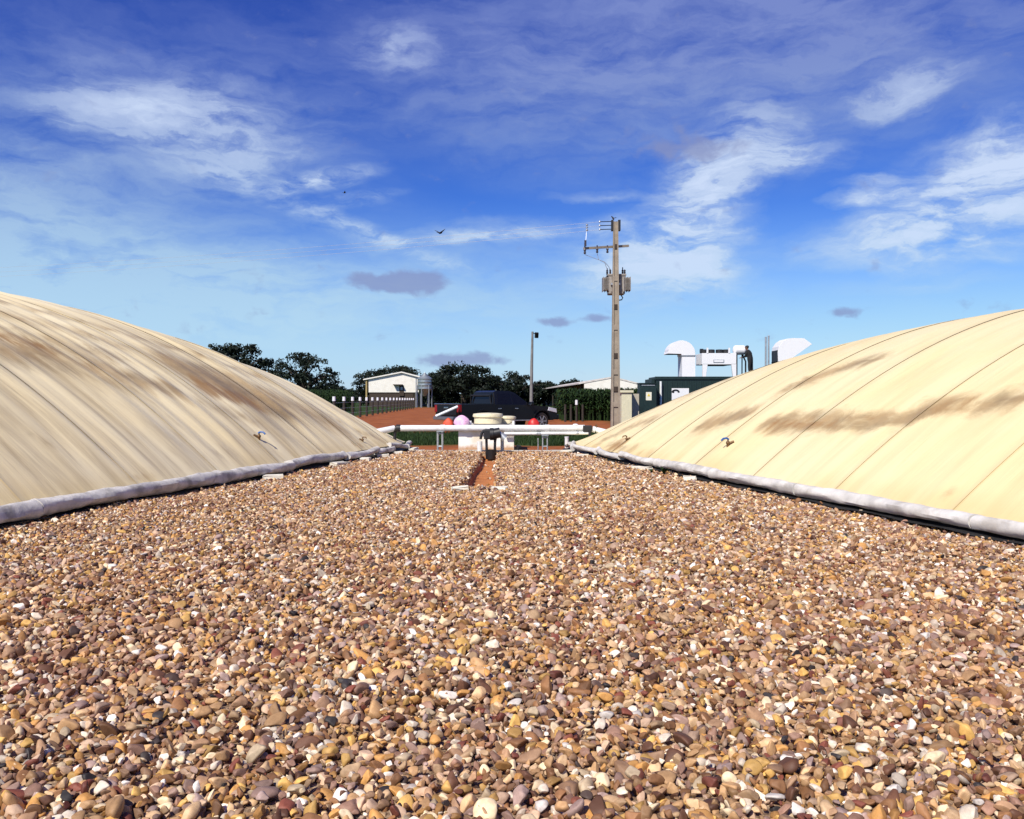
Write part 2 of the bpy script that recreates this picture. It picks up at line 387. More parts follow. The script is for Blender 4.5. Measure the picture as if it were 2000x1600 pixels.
def build_gravel_bed():
    ys = np.concatenate([np.linspace(-6, 13.5, 60), np.linspace(13.7, 23.3, 150)])
    xs = np.concatenate([np.linspace(-10.5, -1.2, 50), np.linspace(-1.15, 0, 70), np.linspace(.1, 10.5, 50)])
    X, Y = np.meshgrid(xs, ys)
    def ex(D, y): v = (D.c[1] - y) / -D.e[1]; return D.c[0] + D.e[0] * v + .15 * D.side
    L, Rr = ex(DL, Y), ex(DR, Y)
    X = np.clip(X, L, Rr)
    Z = gz(X, Y) - .012
    V = np.stack([X, Y, Z], -1).reshape(-1, 3); nx = len(xs)
    i = np.arange(len(ys) - 1)[:, None] * nx + np.arange(nx - 1)[None]
    Fc = np.stack([i, i + 1, i + nx + 1, i + nx], -1).reshape(-1, 4)
    return tag(mesh_np('gravel_bed', V, Fc, gravel_base_mat(), smooth=True), kind='structure')
BED = build_gravel_bed()
def stone_mat():
    m = bpy.data.materials.new('river_stone'); m.use_nodes = True; t = m.node_tree; g = NT(t); b = t.nodes['Principled BSDF']
    rnd = g.n('ShaderNodeObjectInfo').outputs['Random']
    pal = [(.00, (.50, .31, .15)), (.12, (.66, .46, .26)), (.21, (.28, .14, .06)), (.31, (.78, .64, .42)), (.38, (.42, .26, .15)),
           (.46, (.54, .29, .09)), (.54, (.84, .75, .60)), (.60, (.34, .20, .14)), (.67, (.15, .07, .04)), (.73, (.62, .44, .30)),
           (.80, (.64, .40, .12)), (.86, (.30, .20, .16)), (.90, (.22, .07, .045)), (.93, (.46, .34, .30)), (.955, (.04, .035, .035)), (.97, (.88, .84, .76))]
    col = g.ramp(rnd, pal, 'CONSTANT')
    r2 = g.math('FRACT', g.math('MULTIPLY', rnd, 917.0))
    col = g.mix(1.0, col, g.ramp(r2, [(0, (.50, .48, .47)), (.5, (.90, .89, .88)), (1, (1.28, 1.25, 1.18))]), 'MULTIPLY')
    oc = g.n('ShaderNodeTexCoord').outputs['Object']
    off = g.vmath('ADD', oc, g.comb(g.math('MULTIPLY', rnd, 50), r2, 0.0))
    mott = g.noise(off, 2.2, 5, .65)
    col = g.mix(1.0, col, g.ramp(mott, [(.3, (.70, .66, .62)), (.7, (1.16, 1.14, 1.10))]), 'MULTIPLY')
    pos = g.n('ShaderNodeNewGeometry').outputs['Position']
    red = g.math('MULTIPLY', g.smooth(g.noise(pos, .55, 4, .6), .46, .66), .16)
    col = g.mix(red, col, (.42, .19, .10, 1))
    col = g.mix(1.0, col, (.95, .945, .98, 1), 'MULTIPLY')
    g.put(b.inputs['Base Color'], col); b.inputs['Roughness'].default_value = .62; b.inputs['Specular IOR Level'].default_value = .35
    return m
M_stone = stone_mat()
STONES = []
def stone_mesh(i):
    rg = random.Random(100 + i); bm = bmesh.new()
    bmesh.ops.create_icosphere(bm, subdivisions=3, radius=.5)
    planes = []
    for _ in range(rg.randint(7, 11)):
        n = Vector((rg.gauss(0, 1), rg.gauss(0, 1), rg.gauss(0, 1))).normalized(); planes.append((n, rg.uniform(.22, .38)))
    ph = [rg.uniform(0, 6) for _ in range(6)]
    for v in bm.verts:
        p = v.co.copy()
        for n, d in planes:
            k = p.dot(n) - d
            if k > 0: p -= n * k * .97
        p *= 1 + .05 * math.sin(5 * p.x + ph[0]) * math.sin(6 * p.y + ph[1]) + .03 * math.sin(11 * p.z + ph[2] + 7 * p.x)
        p.x *= rg_s[i][0]; p.y *= rg_s[i][1]; p.z *= rg_s[i][2]; v.co = p
    me = bpy.data.meshes.new('stone'); bm.to_mesh(me); bm.free(); me.shade_smooth(); me.materials.append(M_stone); return me
rg_s = [(random.uniform(1.15, 1.55), random.uniform(.9, 1.15), random.uniform(.55, .85)) for _ in range(14)]
def build_gravel():
    src = bpy.data.collections.new('stone_shapes')
    for i in range(14):
        me = stone_mesh(i); STONES.append(me); src.objects.link(bpy.data.objects.new('stone_shape', me))
    pts = []
    def grid(y0, y1, sp, base, layer_z):
        ny = int((y1 - y0) / (sp * .87))
        for j in range(ny):
            y = y0 + j * sp * .87
            hw = min(.64 * y + 1.3, 9.5)
            n = int(2 * hw / sp)
            x = -hw + (np.arange(n) + (j % 2) * .5) * sp + RNG.normal(0, sp * .28, n)
            yy = y + RNG.normal(0, sp * .28, n)
            s = base * np.exp(RNG.normal(.0, .36, n)); s = np.clip(s, base * .5, base * 2.3)
            z = gz(x, yy) + layer_z + RNG.normal(0, base * .20, n)
            pts.append(np.stack([x, yy, z, s], -1))
    grid(1.3, 8.0, .036, .0365, -.004); grid(1.3, 5.5, .060, .041, .012)
    grid(8.0, 14.0, .035, .0355, -.002); grid(14.0, 23.25, .039, .040, -.002); grid(5.5, 23.25, .085, .041, .010)
    A = np.concatenate(pts)
    def ex(D, y): v = (D.c[1] - y) / -D.e[1]; return D.c[0] + D.e[0] * v
    keep = (A[:, 0] > ex(DL, A[:, 1]) - .02) & (A[:, 0] < ex(DR, A[:, 1]) + .02) & (A[:, 1] < 23.3)
    # the trench floor is bare mud, its sides are stones
    d = np.abs(A[:, 0] - tcen(A[:, 1])) - thalf(A[:, 1]); tr = (A[:, 1] > TZ0 + .1) & (A[:, 1] < TZ1) & (d < -.045)
    keep &= ~(tr & (RNG.random(len(A)) > .012))
    A = A[keep]; n = len(A); print('stones', n)
    rot = np.stack([RNG.normal(0, .6, n), RNG.normal(0, .6, n), RNG.uniform(0, 6.283, n)], -1)
    idx = RNG.integers(0, 14, n)
    near = np.where((A[:, 1] > 2.55) & (A[:, 1] < 3.6) & (np.abs(A[:, 0]) < A[:, 1] * .60) & (A[:, 2] > gz(A[:, 0], A[:, 1]) + .006))[0]
    near = near[np.argsort(-A[near, 3] / A[near, 1])][:300]
    mask = np.ones(n, bool); mask[near] = False
    for k in near:
        o = bpy.data.objects.new('stone', STONES[int(idx[k])]); COL.objects.link(o); o.parent = BED
        o.location = A[k, :3]; o.rotation_euler = rot[k]; s = float(A[k, 3]); o.scale = (s, s, s)
    B, rt, ix = A[mask], rot[mask], idx[mask]; n = len(B)
    me = bpy.data.meshes.new('gravel'); me.vertices.add(n); me.vertices.foreach_set('co', B[:, :3].astype(np.float32).ravel())
    for nm, ty, dat in (('rot', 'FLOAT_VECTOR', rt), ('scl', 'FLOAT', B[:, 3]), ('pick', 'INT', ix)):
        a = me.attributes.new(nm, ty, 'POINT')
        a.data.foreach_set('vector' if ty == 'FLOAT_VECTOR' else 'value', dat.astype(np.int32 if ty == 'INT' else np.float32).ravel())
    o = link('gravel', me, M_stone); tag(o, 'multicoloured river gravel spread between the two membrane covers', 'gravel', kind='stuff')
    ng = bpy.data.node_groups.new('gravel_scatter', 'GeometryNodeTree')
    ng.interface.new_socket('Geometry', in_out='INPUT', socket_type='NodeSocketGeometry')
    ng.interface.new_socket('Geometry', in_out='OUTPUT', socket_type='NodeSocketGeometry')
    N = ng.nodes; gi = N.new('NodeGroupInput'); go = N.new('NodeGroupOutput')
    ci = N.new('GeometryNodeCollectionInfo'); ci.inputs[0].default_value = src; ci.inputs['Separate Children'].default_value = True; ci.inputs['Reset Children'].default_value = True
    m2p = N.new('GeometryNodeMeshToPoints'); iop = N.new('GeometryNodeInstanceOnPoints')
    def na(nm, ty): k = N.new('GeometryNodeInputNamedAttribute'); k.data_type = ty; k.inputs[0].default_value = nm; return k.outputs[0]
    L = ng.links
    L.new(gi.outputs[0], m2p.inputs[0]); L.new(m2p.outputs[0], iop.inputs['Points']); L.new(ci.outputs[0], iop.inputs['Instance'])
    iop.inputs['Pick Instance'].default_value = True
    L.new(na('pick', 'INT'), iop.inputs['Instance Index'])
    e2r = N.new('FunctionNodeEulerToRotation'); L.new(na('rot', 'FLOAT_VECTOR'), e2r.inputs[0]); L.new(e2r.outputs[0], iop.inputs['Rotation'])
    L.new(na('scl', 'FLOAT'), iop.inputs['Scale']); L.new(iop.outputs[0], go.inputs[0])
    md = o.modifiers.new('scatter', 'NODES'); md.node_group = ng
build_gravel()

# ------------------------------------------------------------------ membrane covers (meshes)
def membrane_mat(name, cream, dirtc, streak_amt, seam_amt, bsc, stain_amt):
    m = bpy.data.materials.new(name); m.use_nodes = True; t = m.node_tree; g = NT(t); b = t.nodes['Principled BSDF']
    uv = g.n('ShaderNodeAttribute', attribute_name='mem').outputs['Vector']
    st = g.n('ShaderNodeAttribute', attribute_name='stain').outputs['Fac']
    ru = g.n('ShaderNodeAttribute', attribute_name='rust').outputs['Fac']
    se = g.n('ShaderNodeAttribute', attribute_name='seam').outputs['Fac']
    s1 = g.noise(g.vmath('MULTIPLY', uv, (.30, 3.2, 1)), 1.0, 7, .62, .3)
    s2 = g.noise(g.vmath('MULTIPLY', uv, (.9, 9.0, 1)), 1.0, 6, .6, .2)
    big = g.noise(g.vmath('MULTIPLY', uv, (.35, .5, 1)), 1.0, 5, .6, .5)
    brk = g.noise(g.vmath('MULTIPLY', uv, bsc), 1.0, 9, .70, .6)
    warm = tuple(c * k for c, k in zip(cream, (1.0, .95, .84)))
    col = g.mix(g.smooth(big, .35, .7), tuple(cream) + (1,), warm + (1,))
    s3 = g.noise(g.vmath('MULTIPLY', uv, (.16, 1.1, 1)), 1.0, 6, .6, .6)
    col = g.mix(g.math('MULTIPLY', g.smooth(s1, .45, .74), streak_amt), col, tuple(dirtc) + (1,))
    col = g.mix(g.math('MULTIPLY', g.smooth(s3, .50, .72), streak_amt), col, tuple(dirtc) + (1,))
    col = g.mix(g.math('MULTIPLY', g.smooth(s2, .55, .8), streak_amt * .7), col, tuple(dirtc) + (1,))
    sm = g.math('MULTIPLY', g.smooth(g.math('ADD', st, g.math('MULTIPLY', g.math('SUBTRACT', brk, .5), 1.3)), .12, .82), stain_amt)
    sm = g.math('MULTIPLY', sm, g.smooth(st, .02, .12))
    col = g.mix(sm, col, g.ramp(g.noise(g.vmath('MULTIPLY', uv, (1.6, 1.2, 1)), 1.0, 5, .6), [(.35, (.22, .145, .070)), (.65, (.44, .29, .13))]))
    rm = g.math('MULTIPLY', g.smooth(g.math('ADD', ru, g.math('MULTIPLY', g.math('SUBTRACT', brk, .5), 1.3)), .25, .75), .80)
    rm = g.math('MULTIPLY', rm, g.smooth(ru, .02, .12))
    col = g.mix(rm, col, (.30, .155, .050, 1))
    col = g.mix(g.math('MULTIPLY', g.math('MULTIPLY', se, g.smooth(s3, .30, .62)), seam_amt), col, (.22, .16, .09, 1))
    low = g.math('MULTIPLY', g.smooth(g.xyz(uv)[0], .35, .0), g.smooth(big, .3, .6))
    col = g.mix(g.math('MULTIPLY', low, .35), col, (.52, .37, .14, 1))
    g.put(b.inputs['Base Color'], col); b.inputs['Roughness'].default_value = .55; b.inputs['Specular IOR Level'].default_value = .35
    bn = g.n('ShaderNodeBump'); bn.inputs['Strength'].default_value = .35; bn.inputs['Distance'].default_value = .03
    g.put(bn.inputs['Height'], g.math('ADD', s1, g.math('MULTIPLY', s2, .5))); t.links.new(bn.outputs[0], b.inputs['Normal'])
    return m
M_memL = membrane_mat('membrane_tan', (.86, .74, .47), (.33, .24, .13), .62, .22, (1.0, 6.0, 1), .85)
M_memR = membrane_mat('membrane_yellow', (.78, .665, .395), (.56, .43, .22), .34, .42, (2.4, 1.6, 1), .84)

def gauss_field(u, v, blobs):
    s = np.zeros_like(u)
    for (bu, bv, su, sv, tilt, amp) in blobs:
        du, dv = u - bu, v - bv
        a = du * math.cos(tilt) + dv * math.sin(tilt); c = -du * math.sin(tilt) + dv * math.cos(tilt)
        s = np.maximum(s, amp * np.exp(-(a / su) ** 2 - (c / sv) ** 2))
    return s
def strokes(D, lines):
    """lines: list of (pixel polyline, half-width in px, amp) -> blobs in membrane metres"""
    out = []
    for (poly, w, amp) in lines:
        for (x0, y0), (x1, y1) in zip(poly, poly[1:]):
            n = max(2, int(math.hypot(x1 - x0, y1 - y0) / 14))
            for k in range(n):
                t = k / n; px, py = x0 + (x1 - x0) * t, y0 + (y1 - y0) * t
                u, v = D.hit(px, py); u2, v2 = D.hit(px + 3, py + w)
                r = max(.10, math.hypot(u - u2, v - v2)); out.append((u, v, r, r * .8, 0, amp))
    return out
def build_dome(D, m, name, label, stain, rust, L=34.0, pw=2.15):
    root = thing(name, (float(D.c[0]), float(D.c[1]), 0), label, 'membrane cover')
    sb, rb = strokes(D, stain), strokes(D, rust)
    un = np.concatenate([np.linspace(0, 1, 12)[:-1] * .5, .5 + (np.linspace(0, 1, 80) ** 1.35) * (D.W - .5)])
    k = 0; v0 = 0.0
    while v0 < L:
        v1 = min(v0 + pw, L)
        nv = 26
        if v0 == 0: vv = np.linspace(0, 1, nv) ** 1.9 * (v1 - v0 + .03)
        else: vv = v0 + np.concatenate([[0, .012, .024, .036, .05], np.linspace(.11, v1 - v0 - .02, nv - 8), [v1 - v0 - .008, v1 - v0 + .004, v1 - v0 + .012]])
        U, V = np.meshgrid(un, vv)
        Pn = D.xyz(U, V)
        lap = np.clip((V - (v1 - .02)) / .02, 0, 1)               # the welded overlap lies over the next sheet
        Pn[..., 2] += .007 * lap - .004 * np.clip(1 - (V - v0) / .06, 0, 1)
        wv = Minv = wmat(root).inverted()
        off = np.array(root.location); Pl = (Pn - off).reshape(-1, 3)
        nu = len(un); i = np.arange(nv - 1)[:, None] * nu + np.arange(nu - 1)[None]
        Fc = np.stack([i, i + 1, i + nu + 1, i + nu], -1).reshape(-1, 4)
        if D.side < 0: Fc = Fc[:, ::-1]
        o = mesh_np('panel', Pl, Fc, m, root, True); me = o.data
        def at(nm, arr, ty='FLOAT', f='value'):
            a = me.attributes.new(nm, ty, 'POINT'); a.data.foreach_set(f, arr.astype(np.float32).ravel())
        at('mem', np.stack([U, V, np.zeros_like(U)], -1), 'FLOAT_VECTOR', 'vector')
        at('stain', gauss_field(U, V, sb)); at('rust', gauss_field(U, V, rb))
        at('seam', np.clip(1 - np.abs(V - v0 - .024) / .024, 0, 1) * (v0 > 0))
        v0 = v1; k += 1
    return root
build_dome(DL, M_memL, 'membrane_cover', 'tan inflated membrane cover with many brown streaks and a rust stain beside the gravel',
    [([(0, 690), (90, 690), (190, 715), (280, 745), (350, 765)], 16, .75), ([(0, 640), (120, 672), (240, 700)], 14, .55),
     ([(360, 722), (420, 745), (480, 770), (560, 800)], 22, .95), ([(400, 790), (470, 812), (520, 830)], 12, .5), ([(560, 790), (640, 830), (690, 850)], 9, .5),
     ([(0, 590), (150, 625), (300, 668), (420, 705), (520, 740)], 5, .6), ([(60, 850), (110, 880)], 9, .45), ([(400, 890), (440, 880), (480, 885)], 14, .35), ([(700, 840), (760, 868)], 6, .6), ([(0, 610), (120, 640), (250, 680)], 12, .5), ([(300, 690), (400, 728), (520, 775), (600, 810)], 10, .55), ([(160, 720), (260, 760)], 10, .45), ([(0, 700), (120, 712), (240, 745)], 20, .5), ([(420, 730), (500, 762), (600, 805), (660, 835)], 18, .65), ([(0, 665), (80, 672), (180, 700)], 18, .6), ([(100, 640), (220, 668), (330, 705)], 7, .5), ([(600, 790), (680, 832)], 7, .5)],
    [([(0, 655), (60, 668), (110, 690)], 12, .7), ([(400, 755), (450, 775), (500, 785)], 14, .9), ([(690, 868), (720, 872)], 6, .6), ([(240, 940), (330, 922)], 5, .5)])
build_dome(DR, M_memR, 'membrane_cover', 'pale yellow inflated membrane cover with a long brown dirt band and thin seams',
    [([(1500, 828), (1600, 824), (1700, 822), (1790, 812), (1850, 790), (1930, 792), (2000, 785)], 11, .95), ([(1790, 790), (1880, 775), (2000, 772)], 8, .55),
     ([(1540, 758), (1600, 735), (1660, 712), (1720, 700)], 8, .75), ([(1380, 828), (1430, 818), (1480, 802)], 8, .9), ([(1260, 800), (1330, 770), (1420, 742)], 4, .55),
     ([(1180, 860), (1240, 830), (1290, 815)], 5, .6), ([(1585, 812), (1598, 803)], 5, .9), ([(1840, 968), (1880, 955)], 5, .4), ([(1160, 880), (1200, 872), (1280, 893)], 5, .5)],
    [([(1510, 832), (1620, 826), (1720, 816)], 7, .6), ([(1830, 795), (1900, 790)], 9, .5), ([(1200, 872), (1225, 866)], 7, .7)])

# clamping tubes and kerbs along the covers
def edge_run(D, r, m, label_t, label_k, joints, wav, seed):
    rg = random.Random(seed)
    t = thing('edge_tube', D.edge(0, -.04, 0), label_t, 'tube')
    vs = [0.0] + joints + [23.5]
    for a, b in zip(vs, vs[1:]):
        n = max(6, int((b - a) / .09)); pts = []; rr = []
        oa, ob = rg.uniform(-.5, .5), rg.uniform(-.5, .5); za, zb = rg.uniform(-.3, .5), rg.uniform(-.3, .5); p0 = rg.uniform(0, 6)
        for k in range(n + 1):
            q = k / n; v = a + (b - a) * q * .995 + .02
            w = wav * max(.10, 1 - v / 11.0)
            off = -.09 + w * ((oa * (1 - q) + ob * q) * .24 + .04 * math.sin(v * 2.6 + p0) + .012 * math.sin(v * 6.1 + p0))
            zz = .150 + w * ((za * (1 - q) + zb * q) * .22 + .03 * math.sin(v * 2.4 + p0 * 2) - .02 * abs(math.sin(v * 1.7)))
            pts.append(D.edge(v, off, max(zz, r + .015))); rr.append(r * (1 + .04 * math.sin(v * 9 + seed) + .03 * math.sin(v * 23) + rg.uniform(-.03, .03) + (.10 if k in (0, n) else 0)) * (.55 + .45 * min(1, v / 9)) )
        tb = MB().tube(pts, rr, 16)
        for k, vtx in enumerate(tb.bm.verts[:]):                      # slack, lumpy sleeve
            ci = min(k // 16, len(pts) - 1); c = pts[ci]; dv = vtx.co - c; an = (k % 16) / 16 * 6.283; vv = a + (b - a) * ci / max(1, len(pts) - 1)
            f = 1 + .07 * math.sin(2 * an + vv * 1.3 + seed) + .05 * math.sin(3 * an - vv * 3.1) + .05 * math.sin(vv * 5.3 + 4 * an) + rg.uniform(-.025, .025)
            vtx.co = c + Vector((dv.x * f * 1.06, dv.y * f * 1.06, dv.z * f * .92))
        tb.build('segment', m, t, smooth=True)
    # black sheet painting the shadow gap under the tube, and the low concrete kerb
    kb = thing('kerb', D.edge(0, .2, 0), label_k, 'kerb')
    mb = MB()
    for k in range(40):
        a, b = k * .62, (k + 1) * .62 - .012
        p = [D.edge(a, .05), D.edge(b, .05), D.edge(b, .35), D.edge(a, .35)]
        h = .075 + rg.uniform(-.012, .012)
        m2 = MB(); lo = [m2.bm.verts.new((q.x, q.y, -.1)) for q in p]; hi = [m2.bm.verts.new((q.x, q.y, h)) for q in p]
        m2.bm.faces.new(hi)
        for j in range(4): m2.bm.faces.new((lo[j], lo[(j + 1) % 4], hi[(j + 1) % 4], hi[j]))
        m2.build('kerb_stone', M_conc, kb)
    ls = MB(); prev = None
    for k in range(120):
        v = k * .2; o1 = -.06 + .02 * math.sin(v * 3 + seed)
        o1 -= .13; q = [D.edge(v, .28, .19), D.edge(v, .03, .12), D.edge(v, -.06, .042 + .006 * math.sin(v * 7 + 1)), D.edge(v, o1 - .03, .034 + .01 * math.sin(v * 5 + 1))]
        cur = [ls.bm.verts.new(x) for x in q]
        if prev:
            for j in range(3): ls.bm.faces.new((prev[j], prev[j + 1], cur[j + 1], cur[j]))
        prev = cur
    ls.build('liner_shade_strip', M_liner_shade, t, smooth=True)
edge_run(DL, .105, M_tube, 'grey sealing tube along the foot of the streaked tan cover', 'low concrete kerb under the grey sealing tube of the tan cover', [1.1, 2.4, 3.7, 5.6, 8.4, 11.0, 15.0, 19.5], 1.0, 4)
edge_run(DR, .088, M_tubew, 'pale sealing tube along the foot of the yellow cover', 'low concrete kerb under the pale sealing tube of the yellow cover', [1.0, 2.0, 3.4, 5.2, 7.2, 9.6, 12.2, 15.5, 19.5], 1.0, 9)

# slabs that stick out of the kerb
def gpt(x, y): Z = CAM_H * F / (y - HY); return Vector(((x - CX) / F * Z, Z, 0))
def slab(x, y, w, h, d, label, rz=0.0, m=None):
    p = x if y is None else gpt(x, y); mb = MB(); mb.box((0, 0, h / 2 - .01), (w, d, h), (R(random.uniform(-4, 4)), R(random.uniform(-4, 4)), 0), bev=.012)
    for v in mb.bm.verts: v.co += Vector((random.uniform(-1, 1), random.uniform(-1, 1), random.uniform(-1, 1))) * .012
    o = mb.build('concrete_slab', m or M_slab); o.location = p; o.rotation_euler = (0, 0, rz)
    return tag(o, label, 'concrete slab', 'concrete slabs along the kerbs')
M_slab = mat('pale_slab', (.70, .66, .55), .9, var=.12, bump=.3, dirt=(.45, .34, .22), dirt_amt=.5, dirt_s=6)
for (v, off, w) in ((9.6, -.36, .34), (6.4, -.30, .75), (5.0, -.34, .22), (3.7, -.28, .30), (2.6, -.30, .20), (1.0, -.34, .45)):
    slab(DL.edge(v, off), None, w, .085, .16, 'pale concrete slab lying at the foot of the tan streaked cover', R(79) if w > .4 else R(random.uniform(-15, 25)))
for (v, off, w) in ((6.9, -.30, .70), (3.0, -.30, .32), (1.3, -.26, .30), (9.2, -.34, .22)):
    slab(DR.edge(v, off), None, w, .085, .16, 'pale concrete slab lying at the foot of the yellow cover', R(-76) if w > .4 else R(random.uniform(-20, 20)))
slab(898, 958, .26, .07, .14, 'whitish flat stone lying at the near end of the muddy trench', R(10))
slab(975, 957, .24, .06, .12, 'whitish flat stone lying at the near end of the muddy trench', R(-15))
# concrete strip that ends the gravel
for k in range(12):
    x0 = -2.75 + k * .42
    MB().bb(x0, x0 + .41, 23.32, 23.50, -.3, .03 + random.uniform(-.01, .01), .008).build('concrete_edging', M_conc, BED)

# ball valves on the covers
def valve(D, px, py, hm, label, sc=1.0):
    u, v = D.hit(px, py); p = D.xyz(np.array(u), np.array(v)); s = D.side
    t = thing('ball_valve', tuple(p), label, 'valve', rz=0)
    q = Vector(p)
    def L(x, y, z): return q + Vector((x * s * sc, y * sc, z * sc))
    MB().cyl(L(.0, 0, -.05), L(0, -.02, .05), .024 * sc).cyl(L(0, -.02, .045), L(.10, -.04, .09), .02 * sc).build('pipe_stub', M_brass, t, smooth=True)
    MB().ball(L(0, -.02, .06), (.075 * sc,) * 3).cyl(L(0, -.02, .06), L(0, -.02, .115), .014 * sc).build('valve_body', M_brass, t, smooth=True)
    MB().tube([L(.015, -.02, .12), L(-.03, -.03, .145), L(-.09, -.04, .135), L(-.125, -.045, .10)], .017 * sc, 8).build('lever', hm, t, smooth=True)
valve(DL, 507, 856, M_blue, 'brass valve with a blue lever on the tan cover')
valve(DL, 708, 862, M_brass, 'small weathered valve low on the tan cover near its far end', .8)
valve(DR, 1421, 872, M_blue, 'brass valve with a blue lever on the yellow cover')
valve(DR, 1223, 861, M_brass, 'small weathered valve low on the yellow cover near its far end', .8)

# ------------------------------------------------------------------ pipework at the end of the strip
ZP = 23.75
def pipe_thing(name, parts, label, cat='pipe', m=M_pvc):
    o = None; mb = MB()
    for (a, b, r) in parts: mb.cyl(a, b, r, n=16)
    o = mb.build(name, m, smooth=True); return tag(o, label, cat)
t = thing('gas_pipe', P(782, 881, ZP), 'long white plastic pipe running across the end of the gravel strip', 'pipe')
a, b = P(780, 836.5, ZP), P(1142, 836, ZP)
MB().cyl(a, b, .082, n=18).build('pipe_run', M_pvc, t, smooth=True)
for x in (860, 905, 1064): MB().cyl(P(x, 836.4, ZP), P(x + 9, 836.4, ZP), .094, n=18).build('coupling', M_pvc, t, smooth=True)
MB().cyl(P(774, 836.5, ZP), P(782, 836.5, ZP), .10).build('end_clamp', M_black, t, smooth=True)
MB().bb(P(1138, 0, ZP).x, P(1156, 0, ZP).x, ZP - .12, ZP + .12, P(0, 843, ZP).z, P(0, 831, ZP).z, .02).build('end_clamp', M_black, t)
t = thing('water_pipe', P(985, 881, ZP - .1), 'thinner white pipe under the long pipe, from the pump to the yellow cover', 'pipe')
MB().cyl(P(985, 847, ZP - .05), P(1152, 846, ZP - .05), .045, n=14).build('pipe_run', M_pvc, t, smooth=True)
MB().cyl(P(1048, 847, ZP - .05), P(1056, 847, ZP - .05), .055, n=14).build('coupling', M_galv, t, smooth=True)
MB().cyl(P(1126, 846, ZP - .05), P(1130, 846, ZP - .05), .055, n=14).build('coupling', M_galv, t, smooth=True)
pipe_thing('inlet_pipe', [(P(770, 837, ZP), P(726, 846, ZP - .35), .085)], 'short white pipe stub entering the tan cover', 'pipe')
pipe_thing('inlet_pipe', [(P(1166, 840, ZP), P(1200, 848, ZP - .25), .075), (P(1157, 838, ZP), P(1163, 840, ZP), .085)], 'short white pipe stub entering the yellow cover', 'pipe')
MB().cyl(P(1164, 830, ZP), P(1168, 846, ZP), .03).build('clamp_bolt', M_brass, None)
tag(bpy.data.objects['clamp_bolt'], 'brown clamp on the white pipe stub at the yellow cover', 'clamp')
t = MB().cyl(P(771, 838, ZP), P(771, 884, ZP), .045, n=12).cyl(P(769, 838, ZP), P(774, 838, ZP), .09).build('drain_pipe', M_black, None, smooth=True)
tag(t, 'black vertical drain pipe at the corner of the tan cover', 'pipe')
t = MB().cyl(P(1152, 840, ZP - .1), P(1152, 886, ZP - .1), .038, n=12).build('drain_pipe', M_blackm, None, smooth=True)
tag(t, 'black vertical drain pipe at the corner of the yellow cover', 'pipe')
def stand(x0, x1, ytop, Z, label, w=.02):
    t = thing('pipe_stand', P((x0 + x1) / 2, 882, Z), label, 'pipe stand')
    for x in (x0, x1): MB().cyl(P(x, ytop, Z), (P(x, 0, Z).x, Z, -.05), w, n=8).build('leg', M_galv, t)
    for y in (ytop + 4, 872): MB().cyl(P(x0, y, Z), P(x1, y, Z), w * .8, n=8).build('crossbar', M_galv, t)
    MB().box(P((x0 + x1) / 2, ytop, Z), (abs(P(x1, 0, Z).x - P(x0, 0, Z).x) + .06, .14, .02)).build('saddle', M_galv, t)
stand(855, 864, 843, ZP, 'narrow galvanised stand under the white pipe, tan cover side', .028)
stand(1060, 1069, 851, ZP - .05, 'narrow galvanised stand under the white pipes, yellow cover side', .020)
tag(MB().cyl(P(1051, 858, ZP), (P(1051, 0, ZP).x, ZP, -.05), .015, n=8).cyl(P(1051, 856, ZP), P(1051, 859, ZP), .022, n=8).build('marker_rod', M_galv), 'thin grey rod standing beside the pipe stand', 'rod')
tag(MB().cyl(P(1107, 854, 25.2), (P(1107, 0, 25.2).x, 25.2, -.05), .058, n=14).cyl(P(1107, 853, 25.2), P(1107, 855, 25.2), .066, n=14).build('vent_stub', M_pvc, None, smooth=True), 'white capped plastic stub standing in the grass by the yellow cover', 'pipe')
tag(MB().lathe([(.02, 0), (.07, .0), (.08, .02), (.06, .05), (.02, .06)], (0, 0, 0), 14).build('junction_cap', M_white, None, smooth=True), 'white domed cap resting on the pipe clamp', 'cap')
bpy.data.objects['junction_cap'].location = P(1124, 832, ZP)

# concrete sump with two lids
def stain_conc():
    m = bpy.data.materials.new('stained_render'); m.use_nodes = True; t = m.node_tree; g = NT(t); b = t.nodes['Principled BSDF']
    pos = g.n('ShaderNodeNewGeometry').outputs['Position']; x, y, z = g.xyz(pos)
    n = g.noise(pos, 4.0, 6, .65)
    splash = g.smooth(g.math('ADD', z, g.math('MULTIPLY', g.math('SUBTRACT', n, .5), .34)), .17, .02)
    col = g.mix(g.smooth(g.noise(pos, 2.2, 6), .42, .72), (.84, .81, .75, 1), (.70, .62, .48, 1))
    col = g.mix(g.math('MULTIPLY', splash, .85), col, (.48, .23, .07, 1))
    g.put(b.inputs['Base Color'], col); b.inputs['Roughness'].default_value = .9
    return m
t = thing('concrete_sump', (-.70, 24.7, 0), 'white rendered concrete sump stained orange at its foot, under the white pipe', 'sump')
xa, xb = P(896, 0, 24).x, P(1004, 0, 24).x
MB().bb(xa, xb, 23.845, 25.7, -.1, .66, .015).build('walls', stain_conc(), t)
MB().bb(xa - .03, xb + .03, 23.84, 25.73, .662, .70, .01).build('top_slab', M_conc, t)
def lid(cx, cy, r, h, label):
    t = thing('tank_lid', (cx, cy, .70), label, 'lid')
    MB().lathe([(r * .93, 0), (r * .93, h * .70), (r * .90, h * .72)], (cx, cy, .70), 36).build('collar', M_cream, t, smooth=True)
    MB().lathe([(r * 1.02, h * .66), (r * 1.03, h * .80), (r * .99, h * .96), (r * .6, h * 1.03), (.02, h * 1.06)], (cx, cy, .70), 36).build('cover', M_cream, t, smooth=True)
lid(P(953, 0, 24.75).x, 24.75, .42, .30, 'tall round cream plastic lid standing on the concrete sump')
